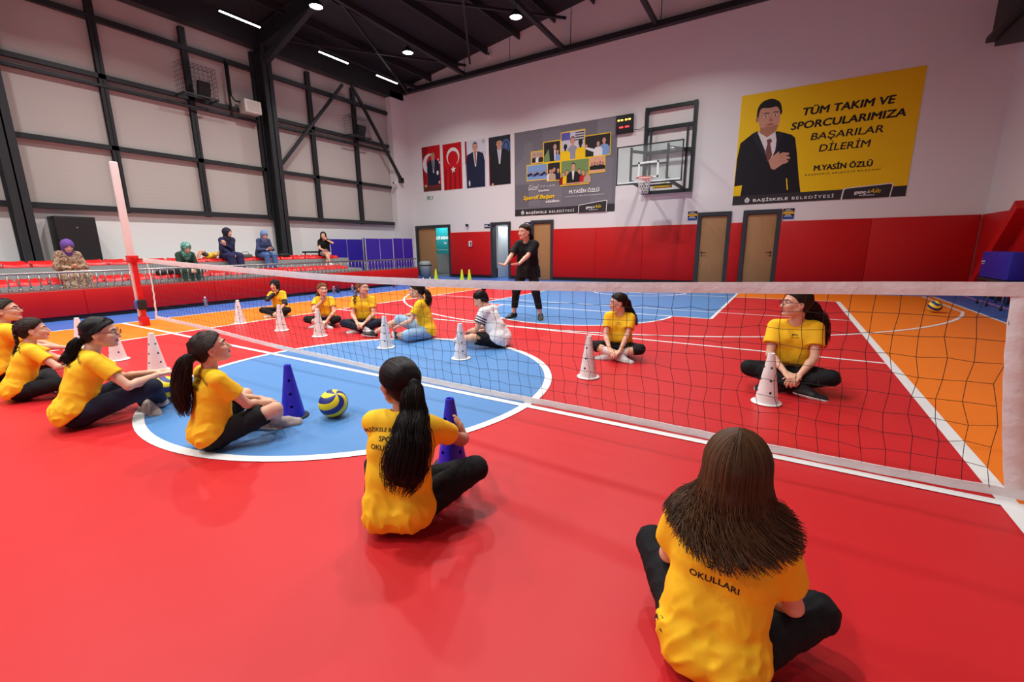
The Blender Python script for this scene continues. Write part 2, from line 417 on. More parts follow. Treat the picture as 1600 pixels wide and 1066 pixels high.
# ---- steel frame on the left wall
def steel():
    def ibeam(mb, x, y, z0, z1, d=.42, w=.3):
        mb.box((x-d/2, y-w/2, z0), (x-d/2+.03, y+w/2, z1), STEEL); mb.box((x+d/2-.03, y-w/2, z0), (x+d/2, y+w/2, z1), STEEL); mb.box((x-d/2, y-.015, z0), (x+d/2, y+.015, z1), STEEL)
    for i, (y, l) in enumerate(((.0, 'dark steel main column behind the person in the purple headscarf'), (6.05, 'dark steel main column between the blue scarf spectator and the one in black top'))):
        root = thing('steel_column', l, 'column', (XW+.38, y, .95))
        mb = MB(); ibeam(mb, 0, 0, .05, 6.7); mb.build('shaft', root)
        m = MB(); m.box((-.25, -.2, .0), (.25, .2, .05), STEEL); m.build('base_plate', root)
        m = MB(); m.bar((.18, 0, 6.1), (2.9, 0, 7.05), .16, .2, STEEL); m.build('knee_brace', root)
    for i, y in enumerate((2.0, 3.97, 5.9, 7.8, 9.72, -2.0)):
        nm = ('second bay left of the white net post', 'behind the caged speaker over the stand', 'close beside the taller main column', 'crossed by the rising diagonal brace', 'behind the caged speaker near the corner', 'left of the first main column')[i]
        root = thing('wall_post', 'thin dark steel wall post '+nm, 'wall post', (XW+.06, y, 2.25)); mb = MB()
        mb.box((-.06, -.075, 0), (-.05, .075, 5.1), STEEL); mb.box((.05, -.075, 0), (.06, .075, 5.1), STEEL); mb.box((-.06, -.006, 0), (.06, .006, 5.1), STEEL); mb.box((-.05, -.06, 0), (.05, .06, 5.1), STEEL); mb.build('post', root)
    for z, h, d, l in ((2.33, .13, .14, 'lowest dark steel rail along the left wall, above the stand'), (3.85, .11, .1, 'dark steel rail second from the bottom on the left wall'), (5.3, .07, .12, 'thin dark steel rail under the caged speakers'), (5.52, .11, .1, 'dark steel rail just above its thin twin, level with caged speakers'), (6.82, .13, .12, 'topmost dark steel rail on the left wall')):
        mb = MB(); mb.box((0, 0, -h/2), (d, 23.7, h/2), STEEL); o = mb.build('wall_rail'); o.location = (XW+.02, YS+.1, z); tag(o, l, 'rail')
    for a, b, l in (((6.25, 3.95), (9.1, 7.25), 'dark diagonal wall brace rising from the main column to the eaves'), ((11.7, 4.15), (9.4, 7.3), 'dark diagonal wall brace falling from the eaves to the corner')):
        mb = MB(); mb.bar((0, 0, 0), (0, b[0]-a[0], b[1]-a[1]), .09, .1, STEEL, (1, 0, 0)); mb.box((-.15, -.08, -.1), (.05, .08, .1), STEEL); o = mb.build('diagonal_brace'); o.location = (XW+(.28 if a[0] < 8 else .44), a[0], a[1]); tag(o, l, 'brace')
    mb = MB(); mb.box((0, 0, 0), (.30, 24.6, .45), STEEL); o = mb.build('eaves_beam'); o.location = (XW+.02, YS, 7.45); tag(o, 'deep dark steel beam along the eaves of the left wall', 'beam')
    mb = MB(); mb.box((0, -.2, 0), (18.7, 0, .16), STEEL); o = mb.build('wall_beam'); o.location = (XW+.15, YN-.02, 7.74); tag(o, 'long dark steel beam high across the back wall', 'beam')
    # rafters across the hall
    for y in (6.05, 0, -6.05):
        mb = MB()
        for a, b in ((XW+.2, -2.1), (-2.1, XE)):
            for dz, hh, ww in ((-.62, .03, .22), (-.12, .03, .22), (-.37, .5, .02)):
                mb.bar((a, y, zroof(a)+dz), (b, y, zroof(b)+dz), ww, hh, STEEL)
        o = mb.build('rafter'); tag(o, {6.05: 'dark steel rafter meeting the main column in view', 0: 'dark steel rafter over the net', -6.05: 'dark steel rafter nearest the camera end'}[y], 'rafter')
    # purlins, all alike
    for k in range(13):
        x = XW+.35+k*1.42; mb = MB(); z = zroof(x)-.13
        mb.box((-.03, YS, -.12), (.03, YN-.02, .12), STEEL); o = mb.build('purlin'); o.location = (x, 0, z); tag(o, 'long dark steel purlin running under the dark roof sheets', 'purlin', 'roof purlins')
    for x, l in ((-10.55, 'dark tie tube nearest the left wall'), (-7.95, 'dark tie tube carrying the leftmost pair of round lamps'), (-3.75, 'dark tie tube behind the single round lamp'), (-.65, 'dark tie tube above the basketball hoop')):
        mb = MB(); mb.bar((0, 0, 0), (0, -6.2, .25 if x > -10 else .06), .12, .12, STEEL); o = mb.build('tie_tube'); o.location = (x, YN-.2, 7.86); tag(o, l+', running from the back wall', 'tie tube')
    for a, b, l in (((-10.9, 6.2), (-7.8, 12.1), 'in the bay by the left wall'), ((-7.8, 6.2), (-10.9, 12.1), 'in the bay by the left wall, crossing the other way'), ((-7.6, 6.2), (-3.6, 12.1), 'in the second bay'), ((-3.6, 6.2), (-7.6, 12.1), 'in the second bay, crossing the other way')):
        mb = MB(); p = Vector((a[0], a[1], zroof(a[0])-.42)); q = Vector((b[0], b[1], zroof(b[0])-.42)); mb.bar((0, 0, 0), q-p, .07, .07, STEEL); o = mb.build('roof_brace'); o.location = p; tag(o, 'thin dark diagonal roof brace '+l, 'brace')
steel()
# ---- lamps
GLOW = mat('lamp_glow', (1, 1, 1, 1), emit=((.93, .97, 1, 1), 30.0)); HOUS = mat('lamp_housing', rgb(30, 31, 33), .4, metal=.5)
TUBEG = mat('tube_glow', (1, 1, 1, 1), emit=((.9, .93, 1, 1), TUBE_E))
def lamps():
    names = {(-7.9, 9.1): 'bright round lamp at the far end, left of the grey poster', (-7.9, 5.7): 'bright round lamp at the top edge above the white wall box', (-3.72, 9.06): 'bright round lamp farthest right, above the grey poster'}
    proto = None
    for x in (-7.9, -3.72, .46):
        for y in (9.08, 5.7, 2.3, -1.1, -4.5, -7.9):
            z = 7.6
            key = next((v for k, v in names.items() if abs(k[0]-x) < .1 and abs(k[1]-y) < .1), 'round lamp under the roof, outside the photograph')
            root = thing('high_bay_lamp', key, 'lamp', (x, y, z), 0, 'round high bay lamps')
            if proto is None:
                a = MB().lathe([(0, .16), (.06, .16), (.08, .1), (.16, .06), (.185, .02), (.19, -.02), (.17, -.025), (.165, .0), (0, .0)], HOUS).build('housing', root)
                b = MB().lathe([(.165, -.006), (0, -.006)], GLOW).build('lens', root); c = MB().tube([(0, 0, .16), (0, 0, .5)], .008, HOUS, 6).build('hanger', root); proto = (a, b, c)
            else:
                for q in proto: d = q.copy(); COL.objects.link(d); d.parent = root
            ld = D.lights.new('high_bay_light', 'AREA'); ld.shape = 'DISK'; ld.size = .32; ld.energy = HIGHBAY_W; ld.color = (1.0, .985, .96); ld.spread = math.radians(138)
            lo = D.objects.new('high_bay_light', ld); COL.objects.link(lo); lo.parent = root; lo.location = (0, 0, -.03)
    for (y0, y1), l in (((4.35, 5.46), 'linear tube lamp nearest the camera, top left'), ((7.35, 8.49), 'linear tube lamp in the middle of the row by the left wall'), ((9.74, 10.79), 'linear tube lamp nearest the back wall')):
        root = thing('tube_lamp', l, 'lamp', (-10.16, (y0+y1)/2, 7.55), 0, 'linear tube lamps'); h = (y1-y0)/2
        MB().box((-.035, -h, .0), (.035, h, .05), HOUS).build('housing', root); MB().box((-.026, -h+.01, -.02), (.026, h-.01, 0), TUBEG).build('diffuser', root)
        MB().tube([(0, -h*.7, .05), (0, -h*.7, .55)], .005, HOUS, 5).tube([(0, h*.7, .05), (0, h*.7, .55)], .005, HOUS, 5).build('hanger', root)
lamps()

def added_corridor_lamps():  # unseen lamps added to brighten the spaces behind the open doorways
    for x, l in ((-10.6, 'added unseen lamp brightening the corridor behind the left doorway'), (-6.6, 'added unseen lamp brightening the room behind the narrow doorway')):
        root = thing('added_fill_lamp', l, 'lamp', (x, 13.1, 2.6)); MB().lathe([(0, 0), (.14, 0), (.14, -.03), (.12, -.05)], HOUS, n=20).build('housing', root); MB().lathe([(.12, -.045), (0, -.045)], GLOW, n=20).build('diffuser', root)
        ld = D.lights.new('added_fill_light', 'AREA'); ld.shape = 'DISK'; ld.size = .24; ld.energy = 26; lo = D.objects.new('added_fill_light', ld); COL.objects.link(lo); lo.parent = root; lo.location = (0, 0, -.06)
added_corridor_lamps()
# ------------------------------------------------------------------ net and post
NETW = mat('net_tape_white', rgb(226, 222, 222), .75, bump=(26, .5, (1, 1, 1)), var=(5, .06)); CORD = mat('net_cord_black', rgb(16, 16, 18), .8)
POSTW = mat('post_white', rgb(226, 208, 204), .4); POSTR = mat('post_red', rgb(204, 16, 18), .4)
def net():
    root = thing('volleyball_net', 'black volleyball net with white tape stretched across the court', 'net', (0, 0, 0))
    X = [-5.3, -4.5, -3.4, -2.2, -1.0, -.15, .8, 1.65, 2.65, 3.39, 3.95, 4.42]
    top = lambda x: float(np.interp(x, X, [1.145, 1.115, 1.075, 1.035, 1.0, .985, .98, .988, 1.012, 1.035, 1.055, 1.068]))
    bot = lambda x: float(np.interp(x, [-5.3, -3.36, -1.5, .12, 1.5, 2.2, 3.5, 4.1, 4.6], [.215, .155, .085, .05, .036, .036, .036, .038, .045]))
    yy = lambda x, t: .05+.012*math.sin(x*2.1+t*3)+.02*math.sin(math.pi*t)*math.sin(x*.7)
    x0, x1 = -5.2, 4.40
    def band(nm, zf, h, w, xa, xb, mt):
        mb = MB(); n = 160; V = []
        for i in range(n+1):
            x = xa+(xb-xa)*i/n; z = zf(x); y = yy(x, 0 if nm == 'top_tape' else 1)+.003*math.sin(x*23)
            V += [(x, y-w, z-h), (x, y-w*1.2, z-h/2), (x, y-w, z), (x, y+w, z), (x, y+w*1.2, z-h/2), (x, y+w, z-h)]
        F = []
        for i in range(n):
            for k in range(6): F.append((i*6+k, i*6+(k+1) % 6, i*6+6+(k+1) % 6, i*6+6+k))
        F += [tuple(range(6)), tuple(n*6+k for k in range(5, -1, -1))]
        mb.add(V, F, mt, False); return mb.build(nm, root)
    band('top_tape', top, .066, .005, x0-.08, x1+.18, NETW); band('bottom_tape', lambda x: bot(x)+.024, .048, .003, x0+.05, x1+.4, NETW)
    for xs, xe, nm in ((x0, x0+.06, 0), (4.36, 4.45, 1)):
        mb = MB(); n = 24; V = []
        for i in range(n+1):
            t = i/n; a, b = (xs, xe)
            off = (.10*math.sin(math.pi*t)*.4+.07*t) if nm == 0 else .13*t**1.6
            sq = 1-.62*(1-t)**2*(1 if nm == 0 else .05)
            w_ = (b-a)*sq; xc = (a+b)/2+off
            for x in (xc-w_/2, xc, xc+w_/2): 
                z = top(x)*(1-t)+bot(x)*t-.02*(1-t); y = yy(x, t)+.004*math.sin(i*1.9)
                V += [(x, y-.003, z)]
            for x in (xc+w_/2, xc, xc-w_/2):
                z = top(x)*(1-t)+bot(x)*t-.02*(1-t); V += [(x, yy(x, t)+.004*math.sin(i*1.9)+.003, z)]
        F = [(i*6+k, i*6+(k+1) % 6, i*6+6+(k+1) % 6, i*6+6+k) for i in range(n) for k in range(6)]
        mb.add(V, F, NETW, True); mb.build('side_tape', root)
    mb = MB(); nx, nz = 95, 9; rs = np.random.RandomState(4); J = rs.normal(0, .006, (nx+1, nz+1, 2))
    def pt(i, j):
        x = x0+.05+(4.38-x0-.05)*i/nx; t = j/nz; zt, zb = top(x)-.064, bot(x)+.012
        dx = (-.05+.16*t)*t*.9 if True else 0
        s = .012*math.sin(i*.9+j*1.7)*math.sin(math.pi*t)
        k = 0 if j in (0, nz) else 1
        return (x+dx*.55+s+J[i, j, 0]*k, yy(x, t), zt+(zb-zt)*t+J[i, j, 1]*k)
    for i in range(nx+1): mb.tube([pt(i, j) for j in range(nz+1)], .0017, CORD, 3, caps=False)
    for j in range(1, nz): mb.tube([pt(i, j) for i in range(nx+1)], .0017, CORD, 3, caps=False)
    mb.build('netting', root)
    for x in (4.47,):
        mb = MB(); c = Vector((x, yy(x, 0)-.008, top(x)-.034))
        mb.tube([c+Vector((.016*math.cos(t), 0, .016*math.sin(t))) for t in np.linspace(0, 6.2832, 20, endpoint=False)], .006, CHROME, 6, closed=True)
        mb.poly([c+Vector((.012*math.cos(t), -.001, .012*math.sin(t))) for t in np.linspace(0, 6.2832, 16, endpoint=False)], BLACKM); mb.build('eyelet', root)
    MB().tube([(4.5, .05, 1.04), (5.2, .03, 1.07), (5.8, .02, 1.10)], .004, CORD, 5).build('tension_cord', root)
    MB().tube([(x0-.06, .05, 1.12), (-5.55, .08, 1.125), (-5.76, .12, 1.13)], .004, CORD, 5).build('tension_cord', root)
net()
def post(x, y, label, tall):
    root = thing('net_post', label, 'net post', (x, y, 0)); d = -1 if x > 0 else 1
    MB().bbox((-.075, -.055, 0), (.075, .055, .16), POSTR, .006).build('base_sleeve', root)
    MB().bbox((-.06-.012, -.05, .12), (-.06+.05, .05, tall), POSTW, .012).build('post', root)
    MB().bbox((.0, -.035, .14), (.055, .035, 1.15), POSTR, .006).box((.022, -.0365, .2), (.03, -.035, 1.1), POSTW).build('guide_rail', root)
    MB().bbox((-.085, -.065, 1.07), (.075, .065, 1.185), POSTR, .008).bbox((.07, -.02, 1.10), (.16, .02, 1.16), POSTR, .004).build('clamp_collar', root)
    w = MB().bbox((-.02, -.09, .30), (.07, .06, .44), mat('winch_blue', rgb(58, 92, 170), .4), .012)
    w.bbox((.07, -.07, .28), (.10, .05, .45), BLACKM, .004).build('winch', root)
    MB().tube([(-.0, -.07, .35), (-.07, -.08, .33), (-.20, -.09, .31)], .012, BLACKM, 8).build('crank_handle', root)
post(-5.82, .1, 'tall white and red net post with a blue winch in front of the stand', 2.66)
post(5.82, .1, 'white and red net post at the right end, outside the photograph', 2.66)
# ------------------------------------------------------------------ cones
CONEW = mat('cone_white', rgb(238, 236, 233), .45); CONEB = mat('cone_blue', rgb(34, 34, 206), .4); RUB = mat('black_rubber', rgb(22, 22, 24), .7)
CONEL = mat('cone_lime', rgb(212, 230, 40), .45)
def cone_mesh(name, m, rim):
    """a training cone with twelve real holes through its wall"""
    H, r0, r1 = .405, .086, .024
    n, rows = 72, 66; V = []; F = []
    R = lambda z: r0+(r1-r0)*z/H
    holes = [(z, a, .0105) for z in (.10, .195, .295) for a in (20, 110, 200, 290)]
    grid = []
    for j in range(rows+1):
        z = .012+(H-.012)*j/rows
        for k in range(n):
            a = 360*k/n; zz, aa = z, a
            for hz, ha, hr in holes:
                da = ((a-ha+180) % 360-180); u = math.radians(da)*R(z); v = z-hz; dd = math.hypot(u, v)
                if hr*.55 < dd < hr*1.25 : # pull the ring of vertices onto the hole's edge
                    f = hr/dd; zz = hz+v*f; aa = ha+math.degrees(u*f/R(z))
            t = math.radians(aa); grid.append(Vector((R(zz)*math.cos(t), R(zz)*math.sin(t), zz)))
    def inhole(q):
        a = math.degrees(math.atan2(q.y, q.x))
        return any(math.hypot(math.radians((a-ha+180) % 360-180)*R(q.z), q.z-hz) < hr*.93 for hz, ha, hr in holes)
    F = []
    for j in range(rows):
        for k in range(n):
            f = (j*n+k, j*n+(k+1) % n, (j+1)*n+(k+1) % n, (j+1)*n+k)
            if not inhole(sum((grid[i] for i in f), Vector())/4): F.append(f)
    mb = MB(); mb.add(grid, F, m, True)
    inn = [Vector((q.x*(1-.004/max(math.hypot(q.x, q.y), .01)), q.y*(1-.004/max(math.hypot(q.x, q.y), .01)), q.z)) for q in grid]
    mb.add(inn, [f[::-1] for f in F], m, True)
    o = len(mb.v)
    mb.lathe([(r1, H), (r1-.001, H+.003), (r1-.005, H+.003), (r1-.005, H-.01)], m, n=36)
    return mb, [(R(.012), .012), (R(.012)+.004, .012), (.108, .009), (.111, .004), (.108, .0), (R(0)-.004, 0)]
def cones():
    spots = [(3.437, 1.03, CONEW, 'white training cone in front of the person with glasses at far right'), (1.93, .99, CONEW, 'white training cone in front of the person with hair clips looking left'), (.39, .955, CONEW, 'white training cone beside the person in the white jersey'),
             (-.81, .93, CONEW, 'white training cone in front of the pale denim shorts'), (-2.25, .98, CONEW, 'white training cone in front of the person resting chin on hand'), (-3.21, .975, CONEW, 'white training cone in front of the black headscarf and sleeves'), (-4.51, 1.01, CONEW, 'white training cone standing on the orange floor, farthest left behind the net'),
             (-4.32, -1.08, CONEW, 'white training cone mostly hidden behind a dark head at far left'), (-3.11, -1.08, CONEW, 'white training cone right beside the face of the person in glasses and low ponytail'), (-2.12, -1.05, CONEW, 'white training cone standing alone on red floor, near side of the net'), (-.93, -1.06, CONEW, 'white training cone peeking out behind the wavy ponytail person'),
             (.385, -1.09, CONEB, 'blue training cone beside the volleyball in the circle'), (1.915, -1.06, CONEB, 'blue training cone held by the person with the long black ponytail')]
    pw = pb = None
    for x, y, m, l in spots:
        root = thing('training_cone', l, 'cone', (x, y, .0055), math.radians(-60+17*x), 'training cones with holes')
        if m is CONEW:
            if pw is None:
                mb, rim = cone_mesh('w', CONEW, CONEW); pw = (mb.build('cone_body', root), MB().lathe(rim, CONEW, n=48).build('base_rim', root)); continue
            src = pw
        else:
            if pb is None:
                mb, rim = cone_mesh('b', CONEB, RUB); pb = (mb.build('cone_body', root), MB().lathe(rim, RUB, n=48).build('base_rim', root)); pb[1]['label'] = 'black rubber base rim'; continue
            src = pb
        for q in src: d = q.copy(); COL.objects.link(d); d.parent = root
    pl_ = None
    for x, y, l in ((-8.75, 10.9, 'small lime cone by the doorway with the teal poster'), (-7.55, 11.1, 'small lime cone below the wall fire point, left of a pair'), (-7.22, 11.15, 'small lime cone below the wall fire point, right of a pair')):
        root = thing('marker_cone', l, 'cone', (x, y, .0055), 0, 'lime marker cones')
        if pl_ is None:
            pl_ = (MB().lathe([(.085, .012), (.024, .40), (.018, .41), (.018, .405)], CONEL, n=28).build('cone_body', root), MB().lathe([(.085, .014), (.115, .01), (.115, 0), (.08, 0)], CONEL, n=28).build('base_rim', root))
        else:
            for q in pl_: d = q.copy(); COL.objects.link(d); d.parent = root
cones()
# ------------------------------------------------------------------ balls
BY, BB = mat('ball_yellow', rgb(240, 222, 26), .45, bump=(300, .15)), mat('ball_blue', rgb(30, 44, 128), .45, bump=(300, .15)); INKW = mat('ball_print_white', rgb(220, 224, 228), .5)
BV = mat('ball_violet', rgb(70, 62, 148), .45, bump=(300, .15)); 
def ball(loc, rot, label, marks=False):
    R = .105; mb = MB(); n, mrow = 96, 64; V = []; F = []; k = []
    for j in range(mrow+1):
        t = math.pi*j/mrow
        for i in range(n):
            p = 2*math.pi*i/n
            tw = p+1.5*math.sin(t-math.pi/2)                # swirl
            g = min(abs(((tw/(2*math.pi)*8) % 1)-.0), abs(((tw/(2*math.pi)*8) % 1)-1))
            r = R-.0022*math.exp(-(g/.03)**2)*math.sin(t)   # seams
            V.append((r*math.sin(t)*math.cos(p), r*math.sin(t)*math.sin(p), r*math.cos(t)))
    FY, FB = [], []
    for j in range(mrow):
        for i in range(n):
            t = math.pi*(j+.5)/mrow; p = 2*math.pi*(i+.5)/n; tw = p+1.5*math.sin(t-math.pi/2)
            (FY if int(math.floor(tw/(2*math.pi)*8)) % 2 == 0 else FB).append((j*n+i, (j+1)*n+i, (j+1)*n+(i+1) % n, j*n+(i+1) % n))
    mb.add(V, FY, BY, True); o = len(mb.v); mb.add(V, FB, BB, True)
    # weld the two colour sets
    me = mb.build('volleyball'); bm = bmesh.new(); bm.from_mesh(me.data); bmesh.ops.remove_doubles(bm, verts=bm.verts, dist=1e-5); bm.to_mesh(me.data); bm.free()
    me.location = loc; me.rotation_euler = rot; tag(me, label, 'ball'); me['group'] = 'volleyballs'
    return me
ball((.66, -.93, .1105), (.55, .25, 1.0), 'yellow and blue volleyball beside the blue cone in the circle')
ball((-.90, -1.42, .1105), (1.0, .2, 2.0), 'yellow and blue volleyball tucked under the knees of the person in navy trousers')
ball((5.84, 7.9, .1105), (.9, .8, .3), 'yellow and blue volleyball lying alone on the far orange floor')
# ------------------------------------------------------------------ basketball hoop on its folding wall frame
GLASS = mat('clear_board', rgb(236, 250, 248), .03, trans=.92, spec=.5); RIM = mat('rim_orange', rgb(222, 70, 34), .4, metal=.2); BWHITE = mat('board_white', rgb(226, 238, 236), .5); NYL = mat('white_cord', rgb(228, 226, 224), .8)
BFR = mat('board_frame', rgb(44, 52, 54), .4, metal=.3)
def hoop():
    root = thing('basketball_hoop', 'glass backboard and orange rim on dark folding wall frame', 'basketball hoop', (0, YN, 0))
    mb = MB(); x0, x1, z0, z1 = -.80, .66, 2.9, 5.53
    for x in (x0, x1): mb.box((x-.05, -.14, z0), (x+.05, -.03, z1), BFR)
    for z in (z0+.05, 4.16, 4.88, z1-.06): mb.box((x0, -.13, z-.05), (x1, -.04, z+.05), BFR)
    mb.build('wall_frame', root)
    yb = -1.85; bx0, bx1, bz0, bz1 = -1.14, .74, 3.02, 4.10
    b = MB().box((bx0+.02, yb-.006, bz0+.02), (bx1-.02, yb+.006, bz1-.02), GLASS).build('backboard_glass', root)
    m = MB()
    for x in (bx0, bx1-.03): m.box((x, yb-.02, bz0), (x+.03, yb+.02, bz1), BFR)
    for z in (bz0, bz1-.03): m.box((bx0, yb-.02, z), (bx1, yb+.02, z+.03), BFR)
    m.build('board_frame', root)
    m = MB(); cx = -.2
    for a, c in (((cx-.295, 3.17), (cx+.295, 3.22)), ((cx-.295, 3.57), (cx+.295, 3.62)), ((cx-.295, 3.17), (cx-.245, 3.62)), ((cx+.245, 3.17), (cx+.295, 3.62))): m.box((a[0], yb-.010, a[1]), (c[0], yb-.007, c[1]), BWHITE)
    for a, c in (((bx0+.04, bz0+.04), (bx1-.04, bz0+.08)),): m.box((a[0], yb-.010, a[1]), (c[0], yb-.007, c[1]), BWHITE)
    m.build('target_square', root)
    m = MB()
    for x in (-.72, .32): m.box((x-.03, yb+.02, 3.05), (x+.03, yb+.07, 4.05), BFR)
    m.build('board_upright', root)
    m = MB()
    for x, xw in ((-.72, -.62), (.32, .48)):
        m.bar((x, yb+.06, 3.95), (xw, -.1, 4.16), .06, .08, BFR).bar((x, yb+.06, 3.12), (xw, -.1, 2.98), .06, .08, BFR)
        m.bar((xw, -.14, 4.16), (xw, -.14, 2.95), .06, .06, BFR)
        m.bar((xw, -.14, 4.9), (xw, -.14, 4.16), .06, .05, BFR)
    m.bar((-.62, -.3, 4.15), (.48, -.3, 4.15), .06, .06, BFR).bar((-.72, yb+.1, 3.55), (.32, yb+.1, 3.55), .05, .05, BFR).bar((-.67, -1.0, 3.06), (.4, -1.0, 3.06), .05, .05, BFR)
    m.build('folding_arm', root)
    MB().bbox((-.30, -.9, 3.0), (.22, -.62, 3.1), mat('motor_yellow', rgb(226, 190, 30), .5), .01).bbox((-.12, -.86, 3.1), (.06, -.68, 3.2), BWHITE, .01).build('drive_motor', root)
    cy = yb-.36; zc = 3.13; rim = MB()
    rim.tube([(cx+.225*math.cos(t), cy+.225*math.sin(t), zc) for t in np.linspace(0, 6.2832, 40, endpoint=False)], .010, RIM, 8, closed=True)
    rim.box((cx-.09, yb-.15, zc-.05), (cx+.09, yb-.012, zc+.005), RIM).tube([(cx-.12, cy+.18, zc-.01), (cx-.08, yb-.02, zc-.05)], .008, RIM, 6).tube([(cx+.12, cy+.18, zc-.01), (cx+.08, yb-.02, zc-.05)], .008, RIM, 6)
    ro = rim.build('rim', root)
    nb = MB(); N = 12; lv = 7
    def q(i, j):
        t = 2*math.pi*(i+.5*(j % 2))/N; r = np.interp(j, [0, 2, 4, 6], [.222, .16, .13, .125]); return (cx+r*math.cos(t), cy+r*math.sin(t), zc-.02-.42*j/(lv-1))
    for i in range(N):
        nb.tube([q(i-(j//2 if True else 0), j) if j % 2 == 0 else q(i-j//2-1, j) for j in range(lv)], .0055, NYL, 5)
        nb.tube([q(i+(j//2), j) if j % 2 == 0 else q(i+j//2, j) for j in range(lv)], .0055, NYL, 5)
    nb.build('hoop_net', ro)
    LED = lambda n, c: mat(n, c, emit=(c, 5.0))
    sb = thing('shot_clock', 'small black electronic scoreboard beside the hoop frame', 'scoreboard', (-1.53, YN, 5.17))
    MB().bbox((-.28, -.12, -.28), (.28, -.002, .28), BLACKM, .01).build('case', sb)
    ya, re = LED('led_amber', rgb(255, 186, 70)), LED('led_red', rgb(255, 40, 50)); m = MB()
    for x in (-.19, -.08, .06, .17): m.box((x-.035, -.124, .10), (x+.035, -.12, .145), ya)
    for x in (-.1, .1): m.box((x-.065, -.124, -.115), (x+.065, -.12, -.075), re)
    m.build('led_digits', sb)
    MB().tube([(.28, -.05, -.2), (.5, -.05, -.22), (.72, -.08, -.14)], .008, BLACKM, 6).build('cable', sb)
hoop()
